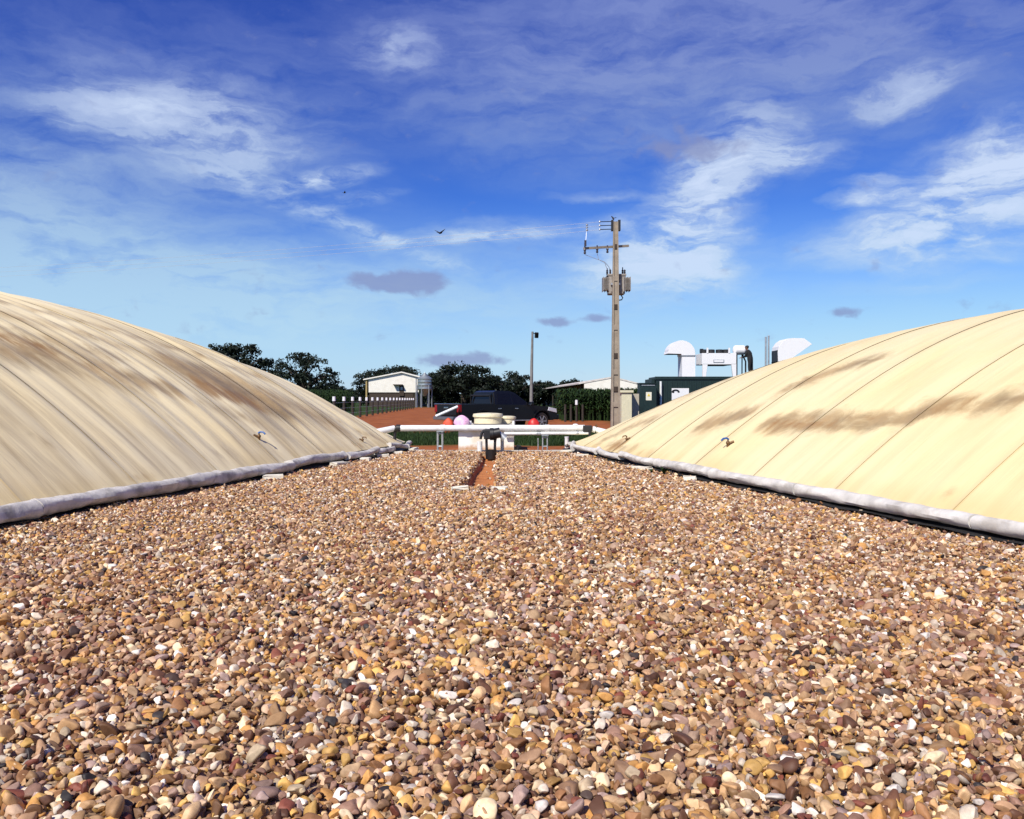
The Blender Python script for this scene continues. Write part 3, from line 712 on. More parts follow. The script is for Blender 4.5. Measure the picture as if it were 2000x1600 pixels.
lid(P(990, 0, 25.3).x, 25.3, .26, .21, 'lower round cream plastic lid on the sump beside the tall lid')
for x, lb in ((919, 'short white vent pipe on the sump beside the pink bag'), (1003, 'short white vent pipe at the sump corner beside the lower lid')):
    tag(MB().cyl(P(x, 836, 24.1), P(x, 822, 24.1), .035, n=12).build('vent_pipe', M_pvc, None, smooth=True), lb, 'pipe')
tag(MB().tube([P(923, 824, 24.06), P(926, 828.5, 24.06), P(960, 829, 24.06), P(994, 828.5, 24.06), P(999, 825, 24.06)], .013, 8).build('hose', M_black), 'black hose lying along the sump edge in front of the lids', 'hose')

# pump over the trench
ZQ = 22.75
t = thing('pump', P(960, 890, ZQ) * 1.0, 'black pump with two suction legs at the head of the trench', 'pump')
MB().bb(P(945, 0, ZQ).x, P(959, 0, ZQ).x, ZQ - .12, ZQ + .14, P(0, 858, ZQ).z, P(0, 838, ZQ).z, .03).build('motor', M_black, t)
MB().cyl(P(962, 848, ZQ), P(977, 845, ZQ), .135, n=18).build('pump_head', M_blackm, t, smooth=True)
MB().cyl(P(957, 848, ZQ), P(964, 848, ZQ), .16, n=18).build('flange', M_black, t, smooth=True)
MB().tube([P(946, 840, ZQ), P(941, 846, ZQ), P(939, 855, ZQ), P(939, 858, ZQ)], .035, 10).build('cable_box', M_black, t, smooth=True)
for x in (950, 967): MB().cyl(P(x, 856, ZQ), P(x + (1 if x < 960 else -1), 897, ZQ), .035, n=10).build('leg', M_blackm, t, smooth=True)
MB().cyl(P(967, 852, ZQ), P(967, 862, ZQ), .06, .035, n=12).build('reducer', M_black, t, smooth=True)
MB().cyl(P(974, 845, ZQ), P(986, 857, ZQ), .05, .10, n=14).build('discharge_elbow', M_galv, t, smooth=True)
tag(MB().lathe([(.10, 0), (.13, .02), (.145, .24), (.15, .26), (.13, .26), (.11, .03), (.02, .03)], P(959, 898, ZQ - .05), 20).build('bucket', M_black, None, smooth=True), 'black bucket between the pump legs in the trench', 'bucket')
tag(MB().cyl(P(981, 858, ZQ + .3), (P(981, 0, ZQ + .3).x, ZQ + .3, -.05), .048, n=14).build('riser_pipe', M_galv, None, smooth=True), 'grey riser pipe beside the pump', 'pipe')
tag(MB().cyl(P(937, 862, ZQ + .35), P(937, 884, ZQ + .35), .07, n=16).build('riser_pipe', M_pvc, None, smooth=True), 'white plastic riser in front of the sump beside the pump', 'pipe')
tag(MB().box(P(1013, 876, 23.9), (.13, .16, .16), (.1, .2, .5), .03).build('rubber_block', M_blackm), 'dark rubber block lying beside the sump corner', 'block')

# bags
def sack(name, c, size, m, label, cat, knot=True):
    mb = MB(); r = bmesh.ops.create_icosphere(mb.bm, subdivisions=3, radius=.5); rg = random.Random(name + label)
    ph = [rg.uniform(0, 6) for _ in range(5)]
    for v in mb.bm.verts:
        p = v.co; k = 1 + .10 * math.sin(7 * p.x + ph[0]) * math.sin(6 * p.z + ph[1]) + .06 * math.sin(13 * p.y + ph[2] + 5 * p.x)
        z = max(p.z, -.36); top = max(0, p.z - .25)
        v.co = Vector((p.x * size[0] * k * (1 - top * .75), p.y * size[1] * k * (1 - top * .75), (z + .36) / .86 * size[2]))
    o = mb.build(name, m, None, smooth=True); o.location = c; return tag(o, label, cat)
sack('plastic_bag', P(901, 836, 23.86) + Vector((0, .16, -.01)), (.42, .34, .36), M_pink, 'crumpled pink and white plastic bag on the edge of the sump', 'bag')
sack('sack', (P(876, 0, 33.4).x, 33.4, ROADZ - .03), (.42, .34, .62), M_orange, 'orange plastic sack standing behind the white pipe', 'sack')
sack('sack', (P(1043, 0, 34.6).x, 34.6, ROADZ - .03), (.50, .34, .58), M_redp, 'bright red plastic sack standing beside the pickup front wheel', 'sack')

# ------------------------------------------------------------------ grass, maize (stuff)
def blades(name, pts, h, w, m, label, cat, bend=.5, seg=2):
    n = len(pts); a = RNG.uniform(0, 6.283, n); hh = h * RNG.uniform(.5, 1.15, n); b = RNG.normal(0, bend, n) * hh
    d = np.stack([np.cos(a), np.sin(a), np.zeros(n)], -1); s = np.stack([-np.sin(a), np.cos(a), np.zeros(n)], -1)
    up = np.array([0, 0, 1.0])
    V = []
    for k in range(seg + 1):
        q = k / seg; c = pts + up * (hh * q)[:, None] + d * (b * q * q)[:, None]; ww = w * (1 - q * .92)
        V += [c - s * ww / 2, c + s * ww / 2]
    V = np.stack(V, 1).reshape(-1, 3); st = 2 * (seg + 1); base = np.arange(n) * st
    Fc = np.concatenate([np.stack([base + 2 * k, base + 2 * k + 1, base + 2 * k + 3, base + 2 * k + 2], -1) for k in range(seg)])
    return tag(mesh_np(name, V, Fc, m), label, cat, kind='stuff')
def build_grass():
    n = 26000; x = RNG.uniform(-7, 7, n); y = 27.0 + 7.5 * RNG.random(n) ** 1.2
    k = (np.sin(x * 1.7 + 1) * np.sin(y * 1.3) + RNG.normal(0, .5, n) > -.8) & (y > 26.6 + .5 * np.sin(x * 2.1) + .3 * np.sin(x * 5))
    pts = np.stack([x, y, ground_z(y) - .02], -1)[k]
    blades('grass', pts, .17, .022, M_grass, 'dark green grass on the low bank behind the white pipe', 'grass')
build_grass()
def maize(name, x0, x1, y0, y1, n, h, label, z0=ROADZ):
    x = RNG.uniform(x0, x1, n); y = RNG.uniform(y0, y1, n); V = []; Fc = []; c = 0
    for i in range(n):
        H = h * random.uniform(.82, 1.10); bx, by = x[i], y[i]; tw = random.uniform(0, 3.14)
        q = .02
        V += [(bx - q, by, z0 - .05), (bx + q, by, z0 - .05), (bx + q * .5, by, z0 + H), (bx - q * .5, by, z0 + H)]; Fc.append((c, c + 1, c + 2, c + 3)); c += 4
        for k in range(8):
            zz = z0 + H * (.25 + .09 * k); a = tw + (k % 2) * math.pi + random.gauss(0, .5); L = random.uniform(.45, .75) * (1 - .04 * k)
            dx, dy = math.cos(a), math.sin(a); w = .045; sx, sy = -dy * w, dx * w
            m1 = (bx + dx * L * .45, by + dy * L * .45, zz + L * .42); e1 = (bx + dx * L, by + dy * L, zz + L * random.uniform(-.1, .35))
            V += [(bx - sx * .5, by - sy * .5, zz), (bx + sx * .5, by + sy * .5, zz), (m1[0] + sx, m1[1] + sy, m1[2]), (m1[0] - sx, m1[1] - sy, m1[2]), e1]
            Fc += [(c, c + 1, c + 2, c + 3), (c + 3, c + 2, c + 4)]; c += 5
    return tag(mesh_np(name, V, Fc, M_maize), label, 'maize', kind='stuff')
maize('maize', 3.0, 16.5, 52.5, 60, 2600, 1.85, 'tall green maize growing behind the concrete power pole')
maize('maize', -33, -18, 88, 100, 1900, 2.2, 'tall green maize growing beyond the wire fence')
maize('maize', 8, 24, 62, 80, 900, 2.1, 'tall green maize growing round the open-sided barn')

# ------------------------------------------------------------------ trees
def tree(px, ytop, wpx, Z, label, low=.25, m=None, n=7000, flat=.62, seed=0, name='shade_tree', lsz=.42):
    rg = np.random.default_rng(seed); cx = (px - CX) / F * Z; ht = CAM_H + (HY - ytop) / F * Z; rad = wpx / F * Z / 2
    t = thing(name, (cx, Z, 0), label, 'tree', group='dark shade trees on the skyline')
    # trunk and limbs
    tr = MB(); th = ht * .34
    tr.tube([(cx, Z, -.2), (cx + .1, Z, th * .5), (cx, Z + .1, th)], [rad * .075, rad * .055, rad * .05], 9)
    clumps = []
    nl = 9
    for k in range(nl):
        a = 2 * math.pi * k / nl + rg.uniform(-.3, .3); r = rad * rg.uniform(.35, .8); zz = ht * rg.uniform(.55, .85)
        e = (cx + r * math.cos(a), Z + r * math.sin(a), zz)
        tr.tube([(cx, Z, th * .95), (cx + .45 * r * math.cos(a), Z + .45 * r * math.sin(a), th + (zz - th) * .65), e], [rad * .035, rad * .022, rad * .008], 6)
    tr.build('trunk', M_bark, t, smooth=True)
    # crown: clumps through a flattened dome, leaves on the clumps
    nc = 95
    for k in range(nc):
        a = rg.uniform(0, 6.283); q = rg.random() ** .5; r = rad * q
        top = ht * (1 - (1 - .56) * q ** 2.4); bot = ht * (low + .10 * (1 - q))
        z = bot + (top - bot) * rg.random() ** .55 - .25
        s = rad * rg.uniform(.12, .24) * (1.15 - .3 * q)
        clumps.append((cx + r * math.cos(a) * .93, Z + r * math.sin(a) * .93, min(z, top - s * flat * .6), s))
    C = np.array(clumps); pick = rg.integers(0, nc, n)
    d = rg.normal(size=(n, 3)); d /= np.linalg.norm(d, axis=1)[:, None]; rr = rg.random(n) ** .45
    pos = C[pick, :3] + d * (C[pick, 3] * rr)[:, None] * np.array([1, 1, flat])
    u = rg.normal(size=(n, 3)); u /= np.linalg.norm(u, axis=1)[:, None]; v = np.cross(u, d + 1e-3 * rg.normal(size=(n, 3))); v /= np.linalg.norm(v, axis=1)[:, None] + 1e-9
    s = (lsz * rg.uniform(.55, 1.2, n))[:, None]
    V = np.stack([pos - u * s * .5, pos - v * s * .28, pos + u * s * .5, pos + v * s * .28], 1).reshape(-1, 3) - np.array([cx, Z, 0])
    Fc = np.arange(n * 4).reshape(-1, 4)
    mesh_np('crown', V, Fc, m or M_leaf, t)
tree(455, 668, 190, 108, 'dense dark tree rising behind the tan cover', .2, n=15000, seed=11)
tree(590, 686, 165, 104, 'open-crowned dark tree with sky gaps behind the end of the tan cover', .30, M_leaf2, n=4200, flat=.5, seed=12, lsz=.40)
tree(640, 742, 70, 125, 'small low tree beside the open-crowned tree', .05, M_leaf2, n=2500, seed=18)
tree(762, 708, 160, 178, 'broad dark tree behind the white barn', .12, n=9000, seed=13, lsz=.6)
tree(705, 755, 60, 182, 'low dark tree at the barn eave', .0, n=2500, seed=23, lsz=.6)
tree(905, 710, 185, 150, 'broad dark tree behind the feed silo', .03, n=10000, seed=14, lsz=.55)
tree(860, 722, 90, 152, 'narrow dark tree crowding the feed silo', .0, n=5000, seed=24, lsz=.55)
tree(1000, 728, 150, 158, 'dark tree behind the floodlight pole', .0, n=9000, seed=15, lsz=.55)
tree(1062, 744, 90, 162, 'lower dark tree at the end of the tree row', .0, n=5500, seed=16, lsz=.55)
tree(960, 735, 120, 166, 'dark tree filling the gap between two broad trees', .0, n=6500, seed=17, lsz=.55)
tree(1118, 739, 95, 230, 'far flat-topped dark tree behind the barn roof', .0, n=5000, seed=19, lsz=.8)
# far wooded skyline: one mass
def far_wood():
    V = []; n = 15000; x = RNG.uniform(-260, 260, n); y = 330 + RNG.normal(0, 8, n); top = 5 + 2.0 * np.sin(x * .05) + 1.5 * np.sin(x * .17 + 1)
    z = top * RNG.random(n) ** .7; pos = np.stack([x, y, z], -1)
    u = RNG.normal(size=(n, 3)); u /= np.linalg.norm(u, axis=1)[:, None]; v = np.cross(u, RNG.normal(size=(n, 3))); v /= np.linalg.norm(v, axis=1)[:, None]
    s = RNG.uniform(1.0, 2.2, n)[:, None]
    V = np.stack([pos - u * s * .5, pos - v * s * .35, pos + u * s * .5, pos + v * s * .35], 1).reshape(-1, 3)
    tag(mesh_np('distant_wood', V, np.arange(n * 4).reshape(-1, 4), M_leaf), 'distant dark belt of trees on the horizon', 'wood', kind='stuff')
far_wood()

# ------------------------------------------------------------------ fence
def fence():
    t = thing('wire_fence', (-10.5, 54.6, ROADZ), 'wire fence of dark posts with white painted tops beside the red yard', 'fence')
    pts = []
    for i in range(19):
        Z = 50.5 + 4.05 * i; X = -7.8 - .05 * Z; pts.append((X, Z))
        po = MB().cyl((X, Z, ROADZ - .3), (X, Z, 1.34), .095, .085, n=8).build('post', M_wood, t)
        MB().cyl((X, Z, 1.30), (X, Z, 1.56), .105, .095, n=8).build('white_top', M_white, po)
    for h in (.5, .85, 1.2):
        MB().tube([(x + .1, z, h + (.01 if k % 2 else -.01)) for k, (x, z) in enumerate(pts)], .008, 5).build('wire', M_galv, t)
    t = thing('wire_fence', (2, 50, ROADZ), 'short run of dark posts, one with a white top, in front of the maize', 'fence')
    pts = []
    for k, x in enumerate((1104, 1115, 1126, 1138)):
        Z = 50.8; X = (x - CX) / F * Z; pts.append((X, Z))
        po = MB().cyl((X, Z, ROADZ - .3), (X, Z, 1.10), .07, .06, n=8).build('post', M_wood, t)
        if k == 2: MB().cyl((X, Z, 1.08), (X, Z, 1.36), .08, .075, n=8).build('white_top', M_white, po)
fence()

# ------------------------------------------------------------------ barns and silo
def barn1():
    Z = 150.0; p = lambda x, y: P(x, y, Z)
    t = thing('barn', (p(765, 0).x, Z, 0), 'low white barn with a shallow gable and a dark door, behind the feed silo', 'barn')
    e0, rd, e1 = p(720, 740), p(785, 728.5), p(818, 736.5); zb = p(0, 766.5).z; D = 46
    MB().prism([(e0.x, zb), (e1.x, zb), (e1.x, e1.z), (rd.x, rd.z), (e0.x, e0.z)], 'y', Z, Z + .3).build('gable_wall', M_wallw, t)
    MB().bb(e0.x + .1, e1.x - .1, Z + .15, Z + D, -.1, zb).build('base_shade', M_dark_shade, t)  # dark block paints the shadow below the white gable wall
    MB().bb(e0.x, e0.x + .2, Z + .3, Z + D, zb - .01, e0.z).build('side_wall', M_dark_shade, t)
    MB().bb(e1.x - .2, e1.x, Z + .3, Z + D, zb - .01, e1.z).build('side_wall', M_dark_shade, t)
    ov = p(710, 743)
    for (a, b) in ((Vector((ov.x, 0, ov.z)), rd), (rd, Vector((e1.x + .7, 0, e1.z - .25)))):
        MB().prism([(a.x, a.z + .02), (b.x, b.z + .02), (b.x, b.z + .22), (a.x, a.z + .22)], 'y', Z - .35, Z + D).build('roof_slope', M_wallw, t)
    d = MB().bb(p(780, 0).x, p(789, 0).x, Z - .06, Z + .02, zb - .6, p(0, 753).z).build('door', M_dark_shade, t)
    MB().bb(p(782.5, 0).x, p(786.5, 0).x, Z - .09, Z - .05, p(0, 762).z, p(0, 756).z).build('window', M_galv, d)
    MB().bb(p(769, 0).x, p(787, 0).x, Z - .9, Z, p(0, 752.6).z, p(0, 751).z).build('canopy', M_dark_shade, t)
    MB().cyl((p(716, 0).x, Z, -.1), (p(716, 0).x, Z, ov.z), .16, n=8).build('eave_post', M_yellowish, t)
M_yellowish = mat('ochre_post', (.40, .30, .12), .8)
barn1()
def barn2():
    Z = 110.0; p = lambda x, y: P(x, y, Z)
    t = thing('barn', (p(1195, 0).x, Z, 0), 'white gabled barn with a long open side, half hidden by maize and power pole', 'barn')
    e0, rd, e1 = p(1141, 749), p(1197, 738.5), p(1250, 752)
    sh = lambda x, y: x - .045 * (y - Z)
    MB().prism([(e0.x, -.1), (e1.x, -.1), (e1.x, e1.z), (rd.x, rd.z), (e0.x, e0.z)], 'y', Z, Z + .25).build('gable_wall', M_wallw, t)
    Zf = 196
    for (a, b, nm) in ((e0, rd, 'roof_slope'), (rd, e1, 'roof_slope')):
        m = MB(); dx = .5 * (1 if b is e1 else -1)
        lo, hi = (a, b) if b is rd else (a, b)
        ext = (b - a).normalized() * .7
        A = a - ext if b is rd else a; B = b if b is rd else b + ext
        vs = []
        for (q, y) in ((A, Z - .06), (B, Z - .06), (B, Zf), (A, Zf)):
            vs.append([m.bm.verts.new((sh(q.x, y), y, q.z + dz)) for dz in (.02, .2)])
        m.bm.faces.new([v[0] for v in vs]); m.bm.faces.new([v[1] for v in vs][::-1])
        for j in range(4): m.bm.faces.new((vs[j][0], vs[(j + 1) % 4][0], vs[(j + 1) % 4][1], vs[j][1]))
        m.build(nm, M_rooft, t)
    for k in range(9):
        y = Z + 3 + k * 10; MB().cyl((sh(e0.x, y), y, -.1), (sh(e0.x, y), y, e0.z), .12, n=8).build('post', M_wood, t)
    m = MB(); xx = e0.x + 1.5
    m.face([(sh(xx, Z + .3), Z + .3, 0), (sh(xx, Zf), Zf, 0), (sh(xx, Zf), Zf, e0.z), (sh(xx, Z + .3), Z + .3, e0.z)]).build('inner_wall', M_dark_shade, t)
barn2()
def silo():
    Z = 140.0; p = lambda x, y: P(x, y, Z); cx = p(829.5, 0).x; r = 14.0 / F * Z
    t = thing('feed_silo', (cx, Z, 0), 'galvanised feed silo with conical roof on legs beside the white barn', 'silo')
    zt, zm, zb = p(0, 728).z, p(0, 740).z, p(0, 760).z
    MB().lathe([(.12, zt - zb), (.15, zt - zb - .08), (r * 1.05, zm - zb), (r * 1.05, zm - zb - .05)], (cx, Z, zb), 24).build('roof_cone', M_silo, t, smooth=True)
    for k in range(3):
        z0 = zb + (zm - zb) * k / 3; z1 = zb + (zm - zb) * (k + 1) / 3 - .03
        MB().lathe([(r, 0), (r * 1.012, .05), (r, .1), (r, z1 - z0 - .06), (r * 1.012, z1 - z0)], (cx, Z, z0), 24).build('ring', M_silo, t, smooth=True)
    MB().lathe([(.25, zb - 1.15), (r * .98, zb)], (cx, Z, 0), 24).build('hopper', M_silo, t, smooth=True)
    for k in range(6):
        a = k * math.pi / 3 + .2; MB().cyl((cx + r * math.cos(a), Z + r * math.sin(a), -.1), (cx + r * math.cos(a), Z + r * math.sin(a), zb + .6), .07, n=8).build('leg', M_galv, t)
    MB().cyl((cx - r - .15, Z - .6, -.1), (cx - r - .15, Z - .6, zm), .09, n=8).build('fill_pipe', M_galv, t)
silo()

# ------------------------------------------------------------------ power pole
ZL = 39.0
def power_pole():
    p = lambda x, y, dz=0: P(x, y, ZL + dz)
    cx = p(1202, 0).x; zt = p(0, 434).z
    t = thing('power_pole', (cx, ZL, 0), 'tall tapered concrete power pole with crossarm behind the yellow cover', 'power pole')
    m = MB(); w0, w1 = .21, .105
    prof = [(-1, -1), (-.55, -1), (-.55, -.62), (.55, -.62), (.55, -1), (1, -1), (1, 1), (-1, 1)]       # channel faced pole
    A = [m.bm.verts.new((cx + a * w0, ZL + b * w0 * .8, -.2)) for a, b in prof]; B = [m.bm.verts.new((cx + a * w1, ZL + b * w1 * .8, zt)) for a, b in prof]
    m.bm.faces.new(A[::-1]); m.bm.faces.new(B)
    for k in range(8): m.bm.faces.new((A[k], A[(k + 1) % 8], B[(k + 1) % 8], B[k]))
    m.build('shaft', M_pole, t)
    for k, y in enumerate((483, 545, 600, 640, 695, 727, 760, 790)):                                     # webs across the channel, every second one darkened to paint a shaded notch
        z = p(0, y).z; f = 1 - (z / zt); w = w1 + (w0 - w1) * f
        MB().bb(cx - w * .56, cx + w * .56, ZL - w * .74, ZL - w * .45, z - .11, z + .11).build('web', M_pole if k % 2 else M_dark_shade, t)
    MB().bb(cx - .20, cx - .105, ZL - .10, ZL + .12, p(0, 452).z, p(0, 431).z, .01).build('bracket', M_black, t)
    MB().bb(cx + .105, cx + .21, ZL - .10, ZL + .12, p(0, 452).z, p(0, 431).z, .01).build('bracket', M_black, t)
    arm_a, arm_b = p(1140, 486, -.6), p(1227, 481, .5)
    d = (arm_b - arm_a); c = (arm_a + arm_b) / 2
    MB().box(c, (d.length, .09, .10), (0, -math.atan2(d.z, math.hypot(d.x, d.y)), math.atan2(d.y, d.x))).build('crossarm', M_pole, t)
    for x, y0, y1 in ((1142, 476, 497), (1166, 480, 495), (1186, 480, 495)):
        q = p(x, y0, -.6 * (1202 - x) / 62 - .09); q2 = p(x, y1, -.6 * (1202 - x) / 62 - .09); h = q.z - q2.z
        MB().lathe([(.03, 0), (.055, .03), (.055, .07), (.03, .1), (.055, .14), (.055, .18), (.03, .22), (.03, h)], (q.x, q.y, q2.z), 10).build('insulator', M_insul, t, smooth=True)
    MB().box(p(1143, 476, -.7), (.09, .09, .26)).build('fuse_holder', M_insul, t)
    for k, y in enumerate((433.5, 441, 448.5)):
        MB().cyl(p(1196, y), p(1171, y + .7, -.2), .018, n=6).build('side_arm', M_blackm, t)
        q = p(1171, y + .7, -.2)
        MB().lathe([(.02, -.04), (.042, -.02), (.042, .02), (.02, .05)], q, 8).build('insulator', M_galv, t, smooth=True)
    # drop wires
    MB().tube([p(1146, 440, -.4), p(1145, 455, -.45), p(1144, 470, -.55)], .010, 5).build('drop_wire', M_wire, t)
    for k in range(3): MB().lathe([(.02, 0), (.055, .02), (.055, .06), (.02, .08)], p(1146, 442 + k * 5, -.42), 8).build('surge_bead', M_galv, t, smooth=True)
    MB().tube([p(1166, 496, -.4), p(1169, 508, -.3), p(1182, 514, -.1), p(1189, 522, .3), p(1191, 530, .5)], .012, 5).build('drop_wire', M_wire, t)
    MB().tube([p(1142, 498, -.6), p(1160, 505, -.3), p(1180, 512, .0), p(1187, 530, .5)], .010, 5).build('drop_wire', M_wire, t)
    # line wires towards the next pole, outside the view
    for k, y in enumerate((433.5, 441, 449)):
        a = p(1171, y + .7, -.2); b = P(-560, 540 + 9 * k, 62)
        pts = []
        for i in range(41):
            q = i / 40; pts.append(a.lerp(b, q) - Vector((0, 0, .55 * 4 * q * (1 - q))))
        o = MB().tube(pts, .005, 5).build('line_wire', M_wire)
        tag(o, ('topmost', 'middle', 'lowest')[k] + ' of three thin pale overhead wires running from the power pole top', 'wire', 'overhead line wires')
    # transformer
    tr = thing('transformer', p(1202, 575, .75), 'grey oil transformer with radiator fins strapped to the concrete pole', 'transformer')
    y = ZL + .52
    q = lambda x, yy: P(x, yy, y)
    MB().bb(q(1187, 0).x, q(1219, 0).x, ZL + .20, ZL + .85, q(0, 576).z, q(0, 540).z, .04).build('tank', M_trafo, tr)
    MB().bb(q(1185, 0).x, q(1221, 0).x, ZL + .17, ZL + .88, q(0, 541).z, q(0, 537.5).z, .01).build('tank_cover', M_trafo, tr)
    for s in (-1, 1):
        for k in range(5):
            xx = q(1203, 0).x + s * (.375 + .055 * k)
            MB().bb(xx, xx + s * .024, ZL + .16, ZL + .80, q(0, 570 - 1.5 * (k % 2)).z, q(0, 543 + (k % 2)).z, .006).build('radiator_fin', M_trafo, tr)
        for yy in (546, 566): MB().cyl((q(1203, 0).x + s * .33, ZL + .5, q(0, yy).z), (q(1203, 0).x + s * .60, ZL + .5, q(0, yy).z), .035, n=8).build('header_pipe', M_trafo, tr)
    for x in (1192, 1208, 1214): MB().bb(q(x, 0).x, q(x + 3, 0).x, ZL + .14, ZL + .21, q(0, 572).z, q(0, 543).z).build('rib', M_trafo, tr)
    for x, h in ((1185, .30), (1191, .26), (1199, .3), (1215, .34), (1219, .24)):
        b = q(x, 538)
        MB().lathe([(.03, 0), (.055, .04), (.03, .07), (.055, .11), (.03, .14), (.055, .18), (.025, .22), (.02, h)], (b.x, ZL + .4, b.z), 10).build('bushing', M_insul, tr, smooth=True)
    MB().tube([q(1212, 576), q(1216, 582), q(1214, 586), q(1208, 587)], .025, 6).build('drain_bend', M_black, tr)
    MB().bb(cx - .2, cx + .2, ZL - .02, ZL + .2, q(0, 560).z, q(0, 556).z).build('strap', M_galv, tr)
power_pole()

def flood():
    Z = 50.0; p = lambda x, y: P(x, y, Z); cx = p(1037, 0).x
    t = thing('floodlight_pole', (cx, Z, ROADZ), 'slim steel floodlight pole behind the pickup', 'light pole')
    MB().tube([(cx, Z, 0), p(1038.5, 715), p(1040, 648)], [.11, .085, .06], 10).build('shaft', M_galv_dark, t, smooth=True)
    MB().tube([p(1040, 652), p(1043, 651), p(1045, 653)], .025, 6).build('arm', M_blackm, t)
    MB().box(p(1048, 655), (.20, .16, .32), (.2, 0, .3), .02).build('lamp_head', M_black, t)
    MB().box(p(1048, 655.6) + Vector((.0, -.09, -.01)), (.16, .02, .24), (.2, 0, .3)).build('lamp_glass', M_glass, t)
M_galv_dark = mat('weathered_pole', (.20, .20, .19), .7, .2, var=.3, scale=3)
flood()

# ------------------------------------------------------------------ generator container and what stands on it
ZC = 47.0
def container():
    p = lambda x, y, d=0.0: P(x, y, ZC + d)
    x0, x1, zr = p(1281, 0).x, 20.4, p(0, 736).z
    t = thing('generator_container', (x0, ZC, 0), 'dark green generator container with white logo panel behind the yellow cover', 'container')
    MB().bb(x0, x1, ZC, ZC + 2.5, .1, zr).build('body', M_greenp, t)
    for k in range(48):                                                        # pressed ribs of the long side
        x = x0 + .25 + k * .26
        if x > x1 - .3: break
        MB().bb(x, x + .12, ZC - .03, ZC, .3, zr - .22).build('rib', M_greenp, t)
    MB().bb(x0 - .05, x1, ZC - .06, ZC + .02, zr - .14, zr + .01).build('top_rail', M_greenp, t)
    MB().bb(p(1273, 0).x, x0 - .051, ZC + .1, ZC + 2.4, .1, p(0, 740).z).build('end_bulkhead', M_greenp, t)
    sg = MB().bb(p(1311.5, 0).x, p(1345, 0).x, ZC - .075, ZC - .055, p(0, 785).z, p(0, 758.5).z).build('logo_panel', M_white, t)
    # swoosh mark in the corner of the panel
    c = p(1319, 765.5); mk = MB(); pts = []
    for k in range(13):
        a = R(200 - k * 18); r = .17; pts.append((c.x + r * 1.25 * math.cos(a), c.z + r * .8 * math.sin(a)))
    pin = [(c.x + (x - c.x) * .55, c.z - .02 + (z - c.z) * .5) for x, z in pts[::-1]]
    mk.prism(pts + pin, 'y', ZC - .088, ZC - .078).build('logo_mark', M_blackm, sg)
    MB().ball((p(1314.5, 0).x, ZC - .08, p(0, 766).z), (.12, .02, .10)).build('logo_dot', M_blackm, sg)
    tag(MB().cyl(p(1290.5, 745, -.2), (p(1290.5, 0, -.2).x, ZC - .2, .1), .062, n=12).build('white_conduit', M_pvc, None, smooth=True), 'white vertical conduit against the green container', 'conduit')
    c = thing('control_cabinet', (p(1267, 0).x, ZC - .9, 0), 'dark green control cabinet with a warning sticker beside the container', 'cabinet')
    MB().bb(p(1250, 0, -1).x, p(1282, 0, -1).x, ZC - 1, ZC + .0, .35, p(0, 749.5, -1).z).build('housing', M_greenp, c)
    MB().bb(p(1248.5, 0, -1).x, p(1283.5, 0, -1).x, ZC - 1.06, ZC + .02, p(0, 749.4, -1).z, p(0, 748, -1).z).build('lid', M_greenp, c)
    MB().bb(p(1253, 0, -1).x, p(1279, 0, -1).x, ZC - 1.03, ZC - 1.0, p(0, 753.4, -1).z, p(0, 752, -1).z).build('trim_strip', M_galv, c)
    for x in (1252, 1280): MB().bb(p(x - 1.5, 0, -1).x, p(x + 1.5, 0, -1).x, ZC - .98, ZC - .9, 0, .36).build('leg', M_greenp, c)
    st = MB().bb(p(1261.5, 0, -1).x, p(1272.5, 0, -1).x, ZC - 1.012, ZC - 1.0, p(0, 782, -1).z, p(0, 766, -1).z).build('warning_sticker', M_sticker, c)
    a, b2, d = p(1264, 774, -1), p(1270, 774, -1), p(1267, 768.5, -1)
    MB().prism([(a.x, a.z), (b2.x, b2.z), (d.x, d.z)], 'y', ZC - 1.022, ZC - 1.0125).build('warning_triangle', M_yellow, st)
    return zr
ZR = container()
def hood(px_poly, duct, label, z0, dark=True):
    p = lambda x, y: P(x, y, ZC + .5)
    t = thing('air_hood', (p(duct[0], 0).x, ZC + .5, z0), label, 'air hood')
    pts = [(p(x, y).x, p(x, y).z) for x, y in px_poly]
    MB().prism(pts, 'y', ZC + .5, ZC + 1.7, .012).build('hood', M_white, t)
    zt = p(0, duct[2]).z
    MB().bb(p(duct[0], 0).x, p(duct[1], 0).x, ZC + .52, ZC + 1.68, z0, zt).build('duct', M_white, t)
    MB().bb(p(duct[0], 0).x - .03, p(duct[1], 0).x + .03, ZC + .48, ZC + 1.72, zt - .04, zt).build('flange', M_galv, t)
    return t, p
hp = [(1303, 691)] + [(1303 + 2 + 0, 687)] + [(1331 - 27 * math.cos(R(a)), 692 - 27 * math.sin(R(a))) for a in range(20, 180, 10)] + [(1358, 694), (1331, 694), (1331, 691)]
t, p = hood(hp, (1332, 1358, 694), 'white half-round air hood facing the power pole on the container roof', ZR)
MB().bb(p(1304, 0).x, p(1330, 0).x, ZC + .56, ZC + 1.64, p(0, 691).z - .012, p(0, 691).z - .002).build('mesh_grille', M_black, t)
hp = [(1520, 708), (1519, 688), (1521, 677), (1527, 668), (1536, 662), (1548, 660.5), (1570, 661), (1586, 672.5), (1566, 686), (1548, 698), (1544, 708)]
t, p = hood(hp, (1520, 1544, 706), 'white angular air hood pointing away from the power pole on the container roof', ZR)
MB().bb(p(1520, 0).x - .03, p(1520, 0).x - .018, ZC + .56, ZC + 1.64, p(0, 735).z, p(0, 684).z).build('mesh_grille', M_black, t)
